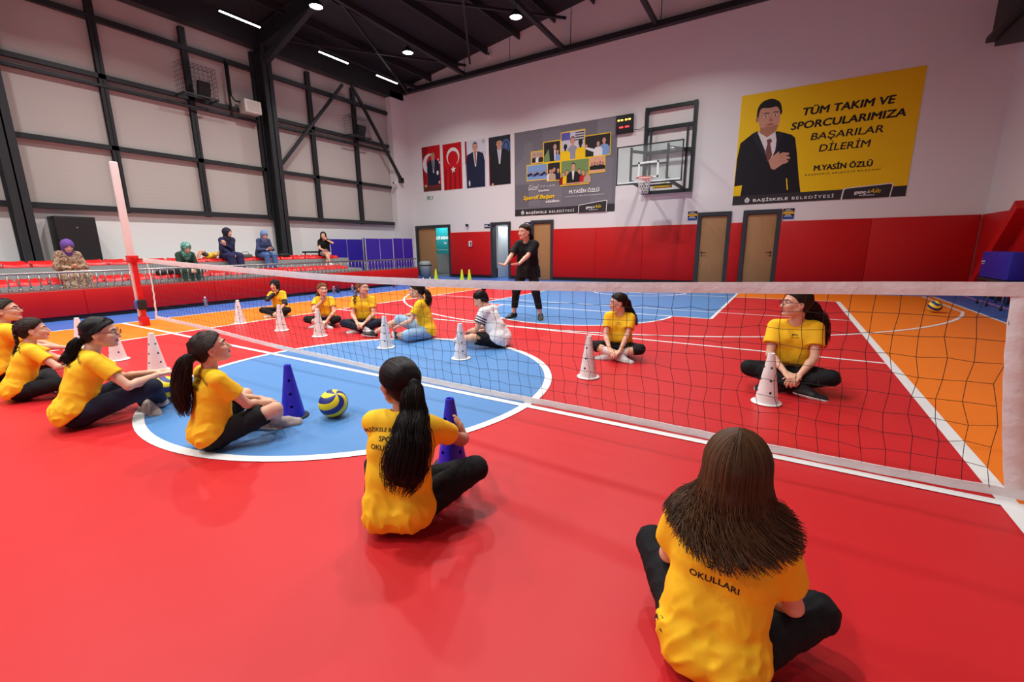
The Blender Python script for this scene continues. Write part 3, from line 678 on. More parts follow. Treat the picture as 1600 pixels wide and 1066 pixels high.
# ------------------------------------------------------------------ the stand
CONC = mat('grey_stand_concrete', rgb(150, 152, 152), .7, bump=(20, .08), var=(2, .05)); SEATR = mat('red_seat_plastic', rgb(222, 22, 22), .32, spec=.5); STAIN = mat('stainless_rail', rgb(168, 160, 154), .32, metal=.9)
XF = -7.9
def stand():
    root = thing('spectator_stand', 'grey stepped spectator stand with red front wall', 'stand', (0, 0, 0)); y0, y1 = YS+1, 9.0
    MB().box((-8.9, y0, .1), (XF-.06, y1, .30), CONC).box((-9.9, y0, 0), (-8.9, 7.3, .62), CONC).box((XW+.01, y0, 0), (-9.9, 7.6, .95), CONC).box((XW+.4, y1-1.4, 0), (-8.9, y1, .30), CONC).build('steps', root)
    m = MB()
    n = 9
    for i in range(n):
        a, b = y0+(y1-y0)*i/n, y0+(y1-y0)*(i+1)/n; m.bbox((XF-.06, a+.002, .08), (XF, b-.002, .555), PADM, .006)
    m.box((XF-.06, y1-.0, .08), (XF-.8, y1+.04, .555), PADM); m.build('padded_front', root)
    MB().box((XF-.08, y0, 0), (XF-.03, y1, .085), BLACKM).build('kick_strip', root)
    rail = thing('handrail', 'stainless steel handrail on top of the red front wall', 'handrail', (XF-.04, 0, .555))
    y = -4.5
    MB().tube([(0, y, .33), (0, y1-.05, .33)], .021, STAIN, 12).build('top_rail', rail)
    MB().box((-.035, y, 0), (.035, y1-.03, .03), STAIN).build('base_plate', rail)
    proto = None; k = 0; yy = y1-.12
    while yy > -3.3:
        if proto is None:
            proto = MB().tube([(0, 0, .03), (0, 0, .33)], .0115, STAIN, 10).build('baluster', rail); proto.location = (0, yy, 0)
            MB().lathe([(.0, .075), (.018, .075), (.026, .07), (.026, .03), (0.0, .03)], STAIN, n=14).build('collar', proto)
        else:
            c = proto.copy(); COL.objects.link(c); c.location = (0, yy, 0); c.parent = rail
            for ch in proto.children: d = ch.copy(); COL.objects.link(d); d.parent = c
        yy -= .13; k += 1
    # moulded seats: a shallow pan with a rolled front lip
    def seat_mesh():
        m = MB(); w, d = .39, .36; n, q = 12, 10; V = []
        for s_ in (0, 1):
            for j in range(q+1):
                for i in range(n+1):
                    u, v = i/n*2-1, j/q*2-1
                    x = (w/2)*u*(1-.05*v*v*v if v > 0 else 1); y = (d/2)*v
                    h = .115-.05*math.cos(u*1.25)*math.cos(v*1.1)+.035*max(0, v-.55)*2
                    if v < -.7: h -= .3*(-.7-v)
                    h -= .03*max(0, abs(u)-.85)*4
                    V.append((x, y, h-(0.014 if s_ else 0)))
        a = (n+1)*(q+1); F = []
        for j in range(q):
            for i in range(n):
                f = (j*(n+1)+i, j*(n+1)+i+1, (j+1)*(n+1)+i+1, (j+1)*(n+1)+i); F.append(f); F.append(tuple(a+t for t in f[::-1]))
        per = [i for i in range(n+1)]+[j*(n+1)+n for j in range(1, q+1)]+[q*(n+1)+i for i in range(n-1, -1, -1)]+[j*(n+1) for j in range(q-1, 0, -1)]
        for i in range(len(per)): p0, p1 = per[i], per[(i+1) % len(per)]; F.append((p0, a+p0, a+p1, p1))
        m.add(V, F, SEATR, True); m.bbox((-.19, -.165, .0), (.19, .14, .035), SEATR, .012); return m
    proto = None
    for row, (x, z, ya, yb, lab) in enumerate(((-10.08, .95, -3.4, 7.1, 'upper'), (-9.09, .62, -3.4, 6.75, 'lower'))):
        yy = ya
        while yy < yb:
            lb = 'red moulded plastic seat in the %s row of the stand' % lab
            if proto is None: o = proto = seat_mesh().build('stand_seat')
            else: o = proto.copy(); COL.objects.link(o)
            o.location = (x, yy, z); o.rotation_euler = (0, 0, math.pi/2); tag(o, lb, 'seat', 'red seats, %s row' % lab); yy += .415
    # folded table tennis tables
    TT = mat('table_blue', rgb(52, 36, 158), .4); TE = mat('table_edge_white', rgb(214, 214, 222), .5)
    for (x, y, w, l, ang) in ((-9.45, 8.66, 1.34, 'folded blue table tennis table, widest panel behind the handrail', 0), (-9.6, 9.98, 1.2, 'folded blue table tennis table next to the doorway', 4), (-10.9, 8.35, 1.5, 'folded blue table tennis table farthest back by the left wall', 0)):
        r = thing('table_tennis_table', l, 'table tennis table', (x, y, .30 if y < 9.2 else 0), math.radians(ang), 'folded table tennis tables'); b = .12 if y < 9.2 else .42; tp = 1.34 if y < 9.2 else 1.66
        for dx in (0, -.12):
            MB().box((dx-.012, -w/2, b), (dx+.012, w/2, tp), TT).build('table_top', r)
            m = MB()
            for yv in (-w/2, w/2-.025): m.box((dx-.016, yv, b), (dx+.016, yv+.025, tp), TE)
            m.box((dx-.016, -w/2, tp-.02), (dx+.016, w/2, tp), TE); m.box((dx-.0165, -.004, b), (dx+.0165, .004, tp), TE); m.build('white_edge', r)
        m = MB()
        for yv in (-w/2+.1, w/2-.1): m.tube([(-.25, yv, .05), (.12, yv, .05)], .018, STEEL, 8).tube([(-.06, yv, .05), (-.06, yv, b+.3)], .018, STEEL, 8)
        m.build('trolley_frame', r)
        for yv in (-w/2+.1, w/2-.1):
            for xv in (-.24, .11): MB().lathe([(0, -.012), (.045, -.012), (.05, 0), (.045, .012), (0, .012)], RUB, n=16).build('wheel', r).matrix_local = Matrix.Translation((xv, yv, .05)) @ Matrix.Rotation(math.pi/2, 4, 'X')
    o = MB().bar((0, 0, 0), (0, 1.3, 0), .05, .06, BLACKM).build('black_bar'); o.location = (XW+.3, 6.75, 1.16); tag(o, 'short black bar standing off the wall beside the seated person in black top', 'bar')
    MB().bar((0, .1, -.21), (0, .1, 0), .03, .03, BLACKM).build('foot', o); MB().bar((0, 1.1, -.21), (0, 1.1, 0), .03, .03, BLACKM).build('foot', o)
stand()
# ------------------------------------------------------------------ posters and signs on the back wall (printed sheets; x, z are wall metres)
def pcol(n, r, g, b): return mat('print_'+n, rgb(r, g, b), .55, spec=.3)
class Sheet:
    def __init__(s, y=None): s.mb = MB(); s.k = 0; s.y = -.012
    def layer(s): s.k += 1; s.y = min(s.y, -.012)-.00012
    def poly(s, pts, m, smooth=0):
        if smooth:
            P = [np.array(p, float) for p in pts]; n = len(P); out = []
            for i in range(n):
                p0, p1, p2, p3 = P[i-1], P[i], P[(i+1) % n], P[(i+2) % n]
                for f in np.linspace(0, 1, smooth, endpoint=False):
                    out.append(.5*((2*p1)+(-p0+p2)*f+(2*p0-5*p1+4*p2-p3)*f*f+(-p0+3*p1-3*p2+p3)*f**3))
            pts = out
        s.layer(); s.mb.poly([(p[0], s.y, p[1]) for p in pts], m)
    def rect(s, x0, z0, x1, z1, m): s.poly([(x0, z0), (x1, z0), (x1, z1), (x0, z1)], m)
    def ell(s, cx, cz, rx, rz, m, n=28, a0=0, a1=360): s.poly([(cx+rx*math.cos(math.radians(a0+(a1-a0)*i/n)), cz+rz*math.sin(math.radians(a0+(a1-a0)*i/n))) for i in range(n)], m)
    def text(s, t, x0, x1, zb, cap, m, bold=.0, shear=0.0, space=1.0, tilt=0.0):
        V, F = text_mesh(t, 1.0, 'LEFT', 0.0, shear, space)
        if not V: return
        a, b = min(v.x for v in V), max(v.x for v in V); k = (x1-x0)/(b-a); ky = cap/.70; s.layer()
        e = bold*cap*3.2
        for dx, dz in (((0, 0),) if bold <= 0 else ((-e, 0), (e, 0), (0, -e*.7), (0, e*.7), (-e*.7, e*.5), (e*.7, -e*.5))):
            s.y -= .00004; s.mb.add([(x0+dx+(v.x-a)*k, s.y, zb+dz+v.y*ky+(v.x-a)*k*tilt) for v in V], F, m)
    def fig(s, cx, zb, h, skin, cloth, hair, wide=1.0, clip=None):
        """a small printed half figure: body, neck, head, hair"""
        w = h*.34*wide
        s.poly([(cx-w, zb), (cx-w*.98, zb+h*.42), (cx-w*.55, zb+h*.56), (cx, zb+h*.6), (cx+w*.55, zb+h*.56), (cx+w*.98, zb+h*.42), (cx+w, zb)], cloth)
        s.rect(cx-h*.06, zb+h*.55, cx+h*.06, zb+h*.7, skin); s.ell(cx, zb+h*.8, h*.125, h*.17, hair); s.ell(cx, zb+h*.775, h*.108, h*.15, skin)
    def done(s, name, label, cat, x0, z0, x1, z1, base):
        mb = MB(); mb.box((x0, -.012, z0), (x1, -.001, z1), base)
        o = len(mb.v)
        mb.v += s.mb.v
        for f, k in zip(s.mb.f, s.mb.m): mb.f.append(tuple(i+o for i in f)); mb.m.append(mb.mi(s.mb.mats[k])); mb.sm.append(False)
        ob = mb.build(name); ob.location = (0, YN, 0); tag(ob, label, cat); return ob
K_, W_, Y_ = pcol('ink_black', 28, 27, 28), pcol('white', 232, 232, 230), pcol('yellow', 246, 206, 14); SUIT = pcol('suit', 26, 26, 32); SK = pcol('skin', 206, 156, 128); SK2 = pcol('skin_shade', 176, 124, 98); HR = pcol('hair', 34, 28, 26)
BARM = pcol('charcoal', 52, 50, 52); LIPP = pcol('lip', 168, 96, 90); NAVP = pcol('navy', 30, 36, 62); REDP = pcol('flag_red', 200, 16, 28); REDD = pcol('flag_red_dark', 150, 8, 20)
def emblem(s, cx, cz, r, m, hole):
    s.ell(cx, cz, r, r*1.05, m); s.poly([(cx-r*.5, cz+r*.8), (cx, cz+r*1.55), (cx+r*.25, cz+r*.8)], m)
    s.ell(cx+r*.1, cz-.05*r, r*.5, r*.52, hole); s.ell(cx+r*.12, cz-.05*r, r*.33, r*.35, m); s.rect(cx-r*.42, cz-r*.5, cx-r*.25, cz+r*.55, hole)
def yellow_poster():
    s = Sheet(); x0, x1, z0, z1 = 1.88, 5.87, 2.42, 5.44
    s.rect(x0, z0, x1, 2.68, BARM)
    suit = [(2.36,4.44),(2.25,4.39),(2.08,4.26),(1.95,4.16),(1.90,3.73),(1.89,2.96),(2.1,2.98),(2.08,2.68),(3.59,2.68),(3.51,3.06),(3.39,3.76),(3.31,4.14),(3.22,4.23),(2.93,4.35),(2.85,4.37),(2.6,4.3)]
    s.poly(suit, SUIT)
    s.poly([(3.2,3.09),(3.23,3.07),(3.28,2.77),(3.25,2.76)], Y_)
    s.poly([(2.36,4.43),(2.51,4.34),(2.66,4.3),(2.81,4.38),(2.87,4.12),(2.86,3.86),(2.79,3.67),(2.67,3.58),(2.55,3.95)], W_)
    s.poly([(2.62,4.17),(2.72,4.2),(2.76,4.12),(2.72,4.06),(2.80,3.75),(2.73,3.55),(2.66,3.65),(2.62,3.88),(2.65,4.07)], pcol('tie_brown', 122, 78, 72))
    s.poly([(2.43,4.55),(2.43,4.38),(2.62,4.24),(2.8,4.36),(2.82,4.5)], SK2)
    s.ell(2.335, 4.76, .04, .09, SK2)
    s.poly([(2.34,4.80),(2.31,4.90),(2.33,5.07),(2.43,5.2),(2.6,5.245),(2.74,5.21),(2.86,5.11),(2.905,4.98),(2.91,4.80),(2.6,4.7)], HR, 4)
    s.poly([(2.36,4.86),(2.385,4.98),(2.44,5.03),(2.62,5.01),(2.78,5.02),(2.85,4.94),(2.885,4.83),(2.895,4.68),(2.87,4.5),(2.82,4.38),(2.72,4.31),(2.58,4.33),(2.48,4.42),(2.40,4.57),(2.365,4.72)], SK, 4)
    s.poly([(2.42,4.52),(2.5,4.5),(2.58,4.53),(2.68,4.52),(2.78,4.54),(2.86,4.52),(2.82,4.38),(2.72,4.31),(2.58,4.33),(2.48,4.42)], SK2, 3)
    for cx, w in ((2.54, .085), (2.77, .075)):
        s.poly([(cx-w, 4.855), (cx-w*.4, 4.90), (cx+w, 4.885), (cx+w, 4.86), (cx-w*.4, 4.875)], HR); s.ell(cx, 4.80, w*.6, .02, W_, 14); s.ell(cx, 4.80, .022, .02, HR, 12)
    s.poly([(2.66,4.8),(2.63,4.68),(2.655,4.645),(2.71,4.645),(2.735,4.68),(2.69,4.72)], SK2); s.poly([(2.56,4.57),(2.66,4.545),(2.76,4.575),(2.66,4.60)], LIPP, 3)
    s.poly([(2.72,3.6),(2.79,3.69),(2.85,3.74),(2.94,3.82),(2.975,3.81),(2.955,3.75),(3.06,3.79),(3.21,3.76),(3.21,3.71),(3.13,3.69),(3.24,3.65),(3.24,3.59),(3.15,3.6),(3.22,3.54),(3.17,3.49),(3.09,3.48),(2.89,3.34),(2.8,3.38)], SK)
    for a, b in (((2.96, 3.73), (3.16, 3.71)), ((2.97, 3.66), (3.18, 3.63)), ((2.96, 3.58), (3.16, 3.55))): s.poly([a, b, (b[0], b[1]-.008), (a[0], a[1]-.01)], SK2)
    s.poly([(2.36,4.43),(2.22,4.38),(2.45,3.95),(2.72,3.5),(2.6,3.9)], pcol('lapel', 38, 38, 46)); s.poly([(2.87,4.37),(3.0,4.32),(2.93,3.95),(2.86,3.75)], pcol('lapel', 38, 38, 46))
    for t, a, b, z, c in (('TÜM TAKIM VE', 3.43, 5.37, 4.69, .185), ('SPORCULARIMIZA', 3.19, 5.61, 4.355, .18), ('BAŞARILAR', 3.68, 5.22, 4.03, .175), ('DİLERİM', 3.90, 5.0, 3.71, .175)): s.text(t, a, b, z, c, K_, .018 if z > 4.2 else .008, .12)
    s.text('M.YASİN ÖZLÜ', 3.84, 5.1, 3.225, .135, K_, .02); s.text('BAŞİSKELE BELEDİYE BAŞKANI', 3.65, 5.28, 3.105, .042, K_, .0, 0, 1.25)
    emblem(s, 2.27, 2.535, .065, W_, BARM); s.text('BAŞİSKELE', 2.43, 3.3, 2.49, .075, W_, .02, 0, 1.1); s.text('BELEDİYESİ', 3.4, 4.37, 2.49, .075, W_, .008, 0, 1.25)
    s.poly([(4.53,2.42),(4.55,2.66),(4.6,2.71),(5.55,2.77),(5.60,2.74),(5.57,2.42)], W_); s.poly([(4.56,2.42),(4.58,2.65),(4.62,2.69),(5.54,2.745),(5.575,2.72),(5.545,2.42)], BARM)
    s.text('genç-i', 4.81, 5.12, 2.545, .085, W_, .02); s.text('Aile', 5.13, 5.36, 2.545, .11, Y_, 0, .35); s.text('BAŞİSKELE', 4.92, 5.24, 2.485, .03, W_, .01)
    s.done('wall_banner', 'large yellow banner with a man in dark suit, hand on chest', 'banner', x0, z0, x1, z1, Y_)
yellow_poster()
def grey_poster():
    g = [pcol('grey%d' % i, 108+8*i, 107+8*i, 114+8*i) for i in range(5)]
    s = Sheet(); x0, x1, z0, z1 = -5.82, -1.79, 2.44, 5.48
    s.poly([(-5.8,3.4),(-5.75,4.3),(-5.5,4.52),(-5.42,4.6),(-5.4,4.95),(-5.3,5.08),(-5.2,5.1),(-5.08,5.06),(-5.0,4.9),(-5.0,4.6),(-4.95,4.5),(-4.75,4.3),(-4.7,2.8),(-5.8,2.8)], g[2])
    for a in ((-4.6, 4.85, -3.9, 5.4, 2), (-2.7, 2.8, -1.9, 4.2, 2), (-5.8, 2.75, -5.2, 3.6, 0), (-2.5, 4.9, -1.85, 5.45, 3), (-4.4, 2.8, -3.8, 3.5, 2)): s.rect(*a[:4], g[a[4]])
    s.rect(x0, z0, x1, 2.69, BARM)
    dk, wd, bl, gr, sky = pcol('photo_dark', 40, 36, 38), pcol('photo_warm', 190, 164, 140), pcol('photo_blue', 128, 164, 214), pcol('photo_green', 120, 150, 92), pcol('photo_violet', 96, 92, 176)
    def ph(a, b, c, d, m): s.rect(a, b, c, d, Y_); s.rect(a+.03, b+.03, c-.03, d-.03, m)
    ph(-5.10, 4.30, -4.56, 4.74, wd)
    for i, (x, c) in enumerate(((-4.95, K_), (-4.8, W_), (-4.68, dk))): s.fig(x, 4.34, .3, SK, c, HR)
    ph(-4.58, 4.28, -3.87, 5.01, dk); s.fig(-4.1, 4.31, .62, SK, SUIT, HR); s.poly([(-4.14, 4.68), (-4.06, 4.68), (-4.08, 4.33), (-4.12, 4.33)], W_); s.fig(-3.99, 4.31, .40, SK, bl, HR, .7); s.poly([(-4.54, 4.5), (-4.35, 4.75), (-4.3, 4.31), (-4.54, 4.31)], gr)
    ph(-5.29, 3.70, -4.39, 4.28, bl)
    for i in range(9): s.fig(-5.2+.095*i, 3.86+.03*math.sin(i*2), .17, SK, (NAVP, K_, sky)[i % 3], HR)
    ph(-4.41, 3.62, -3.86, 4.28, dk)
    for x, z, c in ((-4.28, 3.65, W_), (-4.12, 3.7, K_), (-3.96, 3.65, NAVP), (-4.2, 3.65, wd)): s.fig(x, z, .42, SK, c, HR)
    ph(-2.96, 4.28, -2.0, 5.01, dk); s.fig(-2.24, 4.31, .60, SK, bl, HR); s.fig(-2.45, 4.31, .5, SK, W_, HR, .95); s.poly([(-2.93, 4.58), (-2.9, 4.64), (-2.55, 4.53), (-2.55, 4.42)], W_); s.ell(-2.89, 4.66, .05, .06, SK, 14)
    ph(-2.78, 3.75, -2.17, 4.30, pcol('photo_sunset', 226, 170, 140)); 
    for i in range(5): s.fig(-2.66+.1*i, 3.86, .24+.03*(i % 2), SK2, K_, HR)
    ph(-3.87, 4.26, -2.93, 5.24, pcol('photo_pale', 206, 206, 214)); s.rect(-3.84, 4.95, -3.5, 5.2, sky)
    for z in (4.9, 4.98, 5.06, 5.14): s.rect(-3.3, z, -2.97, z+.035, K_)
    s.fig(-3.4, 4.3, .78, SK, pcol('photo_shirt', 150, 152, 170), HR, .75); s.fig(-3.68, 4.29, .56, HR, Y_, HR, 1.0); s.fig(-3.1, 4.29, .66, HR, Y_, HR, .85)
    ph(-3.86, 3.41, -2.74, 4.29, gr)
    for i in range(7): s.fig(-3.75+.155*i, 3.46, .46+.06*math.sin(i*1.9), SK, (REDD, Y_, K_, W_, NAVP, REDP, wd)[i], HR)
    s.fig(-3.36, 3.44, .76, SK, SUIT, HR); s.poly([(-3.41, 3.9), (-3.31, 3.9), (-3.34, 3.6), (-3.38, 3.6)], W_); s.rect(-3.72, 3.45, -2.9, 3.5, SK)
    s.text('Güzel', -5.2, -4.76, 3.36, .19, W_, -.005, .45); s.text('İZLER', -4.68, -4.08, 3.44, .06, W_, 0, 0, 1.5); s.text('bizden', -4.75, -4.32, 3.285, .08, W_, .02)
    s.text('Sportif Başarı', -5.42, -4.10, 3.03, .14, Y_, .02, .2); s.text('sizden', -4.45, -3.9, 2.87, .10, W_, .02)
    s.text('M.YASİN ÖZLÜ', -3.5, -2.36, 3.13, .12, W_, .02); s.text('BAŞİSKELE BELEDİYE BAŞKANI', -3.65, -2.18, 3.01, .04, W_, 0, 0, 1.25)
    emblem(s, -5.46, 2.555, .065, W_, BARM); s.text('BAŞİSKELE', -5.3, -4.42, 2.50, .08, W_, .02, 0, 1.1); s.text('BELEDİYESİ', -4.3, -3.3, 2.50, .08, W_, .008, 0, 1.25)
    s.poly([(-3.14,2.44),(-3.13,2.68),(-3.09,2.72),(-2.1,2.83),(-2.05,2.80),(-2.07,2.44)], W_); s.poly([(-3.115,2.44),(-3.105,2.68),(-3.08,2.70),(-2.12,2.805),(-2.08,2.78),(-2.095,2.44)], BARM)
    s.text('genç-i', -2.84, -2.53, 2.58, .085, W_, .02); s.text('Aile', -2.52, -2.27, 2.58, .11, Y_, 0, .35); s.text('BAŞİSKELE', -2.73, -2.4, 2.51, .03, W_, .01)
    s.done('wall_banner', 'large grey banner with a collage of yellow framed photographs', 'banner', x0, z0, x1, z1, g[1])
grey_poster()
def star(s, cx, cz, r, m, rot=90):
    s.poly([(cx+(r if i % 2 == 0 else r*.4)*math.cos(math.radians(rot+36*i)), cz+(r if i % 2 == 0 else r*.4)*math.sin(math.radians(rot+36*i))) for i in range(10)], m)
def crescent(s, cx, cz, r, m, hole, dx, dz, rr=.8): s.ell(cx, cz, r, r*1.05, m, 40); s.ell(cx+dx, cz+dz, r*rr, r*rr*1.05, hole, 40)
def man(s, cx, zt, w, zb, suit, tie, hair, hw=.095):
    """printed half-length man: crown at zt, shoulders w wide, cut off at zb"""
    hh = hw*1.45; zc = zt-hh; sh = zc-hh-.05
    s.poly([(cx-w, zb), (cx-w*1.02, sh-.35), (cx-w*.86, sh-.03), (cx-hw*.8, sh+.07), (cx+hw*.8, sh+.07), (cx+w*.86, sh-.03), (cx+w*1.02, sh-.35), (cx+w, zb)], suit)
    s.poly([(cx-hw*.85, sh+.08), (cx+hw*.85, sh+.08), (cx+.03, sh-.5), (cx-.02, sh-.5)], W_)
    s.poly([(cx-.035, sh+.02), (cx+.035, sh+.02), (cx+.03, sh-.3), (cx, sh-.46), (cx-.03, sh-.3)], tie)
    s.rect(cx-hw*.62, sh+.02, cx+hw*.62, zc-hh*.5, SK2); s.ell(cx, zc+.02, hw*1.06, hh*1.02, hair); s.ell(cx-hw, zc-.01, .02, .04, SK2, 10); s.ell(cx+hw, zc-.01, .02, .04, SK2, 10)
    s.poly([(cx-hw*.92, zc+hh*.45), (cx, zc+hh*.66), (cx+hw*.92, zc+hh*.45), (cx+hw*.95, zc-hh*.2), (cx+hw*.55, zc-hh*.85), (cx, zc-hh*1.0), (cx-hw*.55, zc-hh*.85), (cx-hw*.95, zc-hh*.2)], SK, 4)
    for sx in (-1, 1): s.rect(cx+sx*hw*.45-.026, zc+.035, cx+sx*hw*.45+.026, zc+.047, hair); s.ell(cx+sx*hw*.45, zc+.01, .016, .009, K_, 10)
    s.poly([(cx-.012, zc+.02), (cx-.022, zc-.045), (cx+.022, zc-.045), (cx+.012, zc+.02)], SK2); s.rect(cx-.035, zc-.085, cx+.035, zc-.073, LIPP)
def portraits():
    s = Sheet(); x0, x1, z0, z1 = -10.55, -9.53, 3.70, 5.53
    s.poly([(x0, z1), (x0+.35, z1), (x0+.15, 4.6), (x0+.3, z0), (x0, z0)], REDD); crescent(s, -10.12, 4.82, .40, W_, REDP, .13, .02); star(s, -9.68, 4.83, .2, W_, 70)
    man(s, -9.93, 5.26, .36, 3.92, NAVP, SUIT, pcol('hair_fair', 150, 122, 88)); s.rect(x0, z0, x1, 3.9, pcol('desk_brown', 96, 46, 38)); s.ell(-10.4, 3.93, .07, .06, SK, 12); s.ell(-9.62, 4.03, .05, .07, SK, 12); s.ell(-9.70, 4.42, .06, .09, W_, 12)
    s.done('wall_poster', 'narrow poster of a man in navy suit before a red flag, leftmost of four', 'poster', x0, z0, x1, z1, REDP)
    s = Sheet(); x0, x1, z0, z1 = -9.37, -8.38, 3.68, 5.5
    for i in range(4): s.poly([(x0+.1+.24*i, 4.6), (x0+.2+.24*i, 4.5), (x0+.14+.26*i, z0), (x0+.02+.26*i, z0)], REDD)
    crescent(s, -8.83, 4.98, .34, W_, REDP, 0, -.07, .82); s.poly([(-9.0, 4.75), (-8.66, 4.75), (-8.72, 4.4), (-8.94, 4.4)], REDP); star(s, -8.83, 4.47, .15, W_, 95)
    s.done('wall_poster', 'narrow poster of a red flag with white crescent and star', 'poster', x0, z0, x1, z1, REDP)
    s = Sheet(); x0, x1, z0, z1 = -8.19, -7.17, 3.67, 5.48
    s.poly([(x0, z1), (x0+.08, z1), (x0+.1, 4.7), (x0+.02, 4.6), (x0, z0)], REDD)
    for i in range(8): a = i*45; s.poly([(-7.26+.03*math.cos(math.radians(a-30)), 5.38+.03*math.sin(math.radians(a-30))), (-7.26+.1*math.cos(math.radians(a)), 5.38+.1*math.sin(math.radians(a))), (-7.26+.03*math.cos(math.radians(a+30)), 5.38+.03*math.sin(math.radians(a+30)))], pcol('gold', 176, 142, 60))
    for i in range(4): star(s, -7.45+.09*i, 5.02-.02*i, .03, pcol('gold', 176, 142, 60))
    man(s, -7.68, 5.39, .46, z0, NAVP, REDD, pcol('hair_grey', 96, 88, 84), .125); s.ell(-8.0, 3.85, .04, .12, W_, 10)
    s.done('wall_poster', 'narrow poster of a man in navy suit with red tie on white', 'poster', x0, z0, x1, z1, pcol('pale_blue', 212, 216, 228))
    s = Sheet(); x0, x1, z0, z1 = -7.01, -6.01, 3.68, 5.47
    s.poly([(x0, 4.9), (x0+.1, 4.5), (x0+.14, z0), (x0, z0)], REDD); s.ell(-6.2, 5.08, .19, .25, pcol('emblem_blue', 74, 104, 156)); s.ell(-6.2, 5.08, .13, .18, pcol('emblem_navy', 40, 52, 88)); s.ell(-6.2, 5.08, .08, .12, pcol('emblem_blue', 74, 104, 156))
    man(s, -6.51, 5.37, .45, z0, SUIT, pcol('tie_pale', 170, 180, 206), HR, .125); s.ell(-6.85, 3.72, .06, .04, SK, 12)
    s.done('wall_poster', 'narrow poster of a man in black suit before a blue emblem', 'poster', x0, z0, x1, z1, pcol('navy_black', 34, 34, 48))
portraits()
def small_wall_things():
    GRN = pcol('exit_green', 20, 136, 84)
    s = Sheet(); s.rect(-10.37, 3.36, -10.04, 3.49, GRN)
    s.rect(-10.19, 3.38, -10.08, 3.475, W_); s.ell(-10.25, 3.462, .013, .013, W_, 10); s.poly([(-10.27, 3.445), (-10.235, 3.445), (-10.225, 3.41), (-10.205, 3.385), (-10.225, 3.38), (-10.245, 3.405), (-10.27, 3.38), (-10.29, 3.385), (-10.262, 3.415)], W_)
    s.poly([(-10.35, 3.425), (-10.32, 3.45), (-10.32, 3.435), (-10.295, 3.435), (-10.295, 3.415), (-10.32, 3.415), (-10.32, 3.40)], W_); s.poly([(-10.13, 3.44), (-10.10, 3.425), (-10.13, 3.41)], GRN)
    s.done('exit_sign', 'green exit sign with a white running figure under the portraits', 'sign', -10.39, 3.34, -10.02, 3.51, W_)
    BLU, YB_ = pcol('sign_blue', 30, 80, 168), pcol('sign_amber', 238, 178, 30)
    for x0, x1, z0, z1, l in ((.63, .91, 2.03, 2.30, 'striped yellow, blue and black sign left of the closed oak doors'), (3.23, 3.50, 1.96, 2.25, 'striped yellow, blue and black sign right of the closed oak doors')):
        s = Sheet(); h = z1-z0
        s.rect(x0, z0, x1, z0+h*.22, BLU); s.rect(x0, z0+h*.22, x1, z0+h*.48, K_); s.rect(x0, z0+h*.48, x1, z0+h*.68, YB_)
        s.rect(x0+.05, z0+h*.36, x1-.08, z0+h*.42, W_); s.rect(x0+.03, z0+h*.24, x1-.04, z0+h*.29, W_); s.rect(x0+.06, z0+h*.86, x1-.09, z0+h*.91, W_); s.rect(x0+.03, z0+h*.74, x1-.04, z0+h*.79, W_)
        s.done('door_sign', l, 'sign', x0, z0, x1, z1, K_)
    for x0, x1, z0, z1, l in ((-7.31, -7.04, 2.03, 2.2, 'small navy door sign left of the narrow open doorway'), (-5.38, -5.12, 2.03, 2.2, 'small navy door sign behind the head of the coach')):
        s = Sheet(); s.rect(x0+.03, z0+.05, x1-.03, z0+.075, W_); s.rect(x0+.03, z0+.1, x1-.1, z0+.125, W_); s.done('door_sign', l, 'sign', x0, z0, x1, z1, pcol('sign_navy', 26, 38, 84))
    r = thing('dome_camera', 'small black dome camera above the red padding by the fire point', 'camera', (-8.17, YN, 2.21)); MB().lathe([(0, .02), (.06, .02), (.065, 0), (.06, -.04), (.035, -.075), (0, -.085)], BLACKM, (0, -.07, 0), 20).build('dome', r); MB().box((-.04, -.08, 0), (.04, 0, .05), W_).build('bracket', r)
    r = thing('security_camera', 'white security camera on the corner pilaster', 'camera', (-11.15, 11.45, 4.0)); MB().bbox((-.05, -.24, -.05), (.05, -.08, .05), W_, .015).build('camera_body', r); MB().tube([(0, 0, .03), (0, -.06, .03), (0, -.1, 0)], .014, W_, 8).build('bracket', r); MB().lathe([(0, 0), (.035, 0), (.035, .01), (0, .01)], BLACKM, n=16).build('lens', r).matrix_local = Matrix.Translation((0, -.245, 0)) @ Matrix.Rotation(math.pi/2, 4, 'X')
    r = thing('wall_intercom', 'white and black wall handset on the red padding between two doorways', 'handset', (-8.0, YN-.05, 1.42)); MB().bbox((-.09, -.05, -.12), (.07, -.001, .11), W_, .012).build('case', r); MB().bbox((.02, -.08, -.06), (.06, -.05, .08), BLACKM, .01).build('handset', r); MB().tube([(.04, -.06, -.06), (.10, -.05, -.16), (.14, -.04, -.1), (.13, -.03, -.2)], .006, BLACKM, 6).build('cord', r); MB().bbox((-.33, -.02, .02), (-.26, -.001, .09), pcol('call_red', 190, 30, 36), .005).build('call_point', r)
    r = thing('motion_sensor', 'small white sensor high on the back wall under the roof', 'sensor', (-6.85, YN, 8.35)); MB().bbox((-.07, -.09, -.12), (.07, -.001, .12), W_, .02).build('case', r); MB().bbox((-.04, -.1, -.02), (.02, -.088, .08), BLACKM, .005).build('sensor_window', r)
    # teal banner standing in the corridor behind the open doorway
    TEAL = pcol('teal', 18, 132, 138); mb = MB(); x0, x1, z0, z1 = -11.25, -9.75, .98, 2.22
    mb.box((x0, 0, z0), (x1, .01, z1), TEAL)
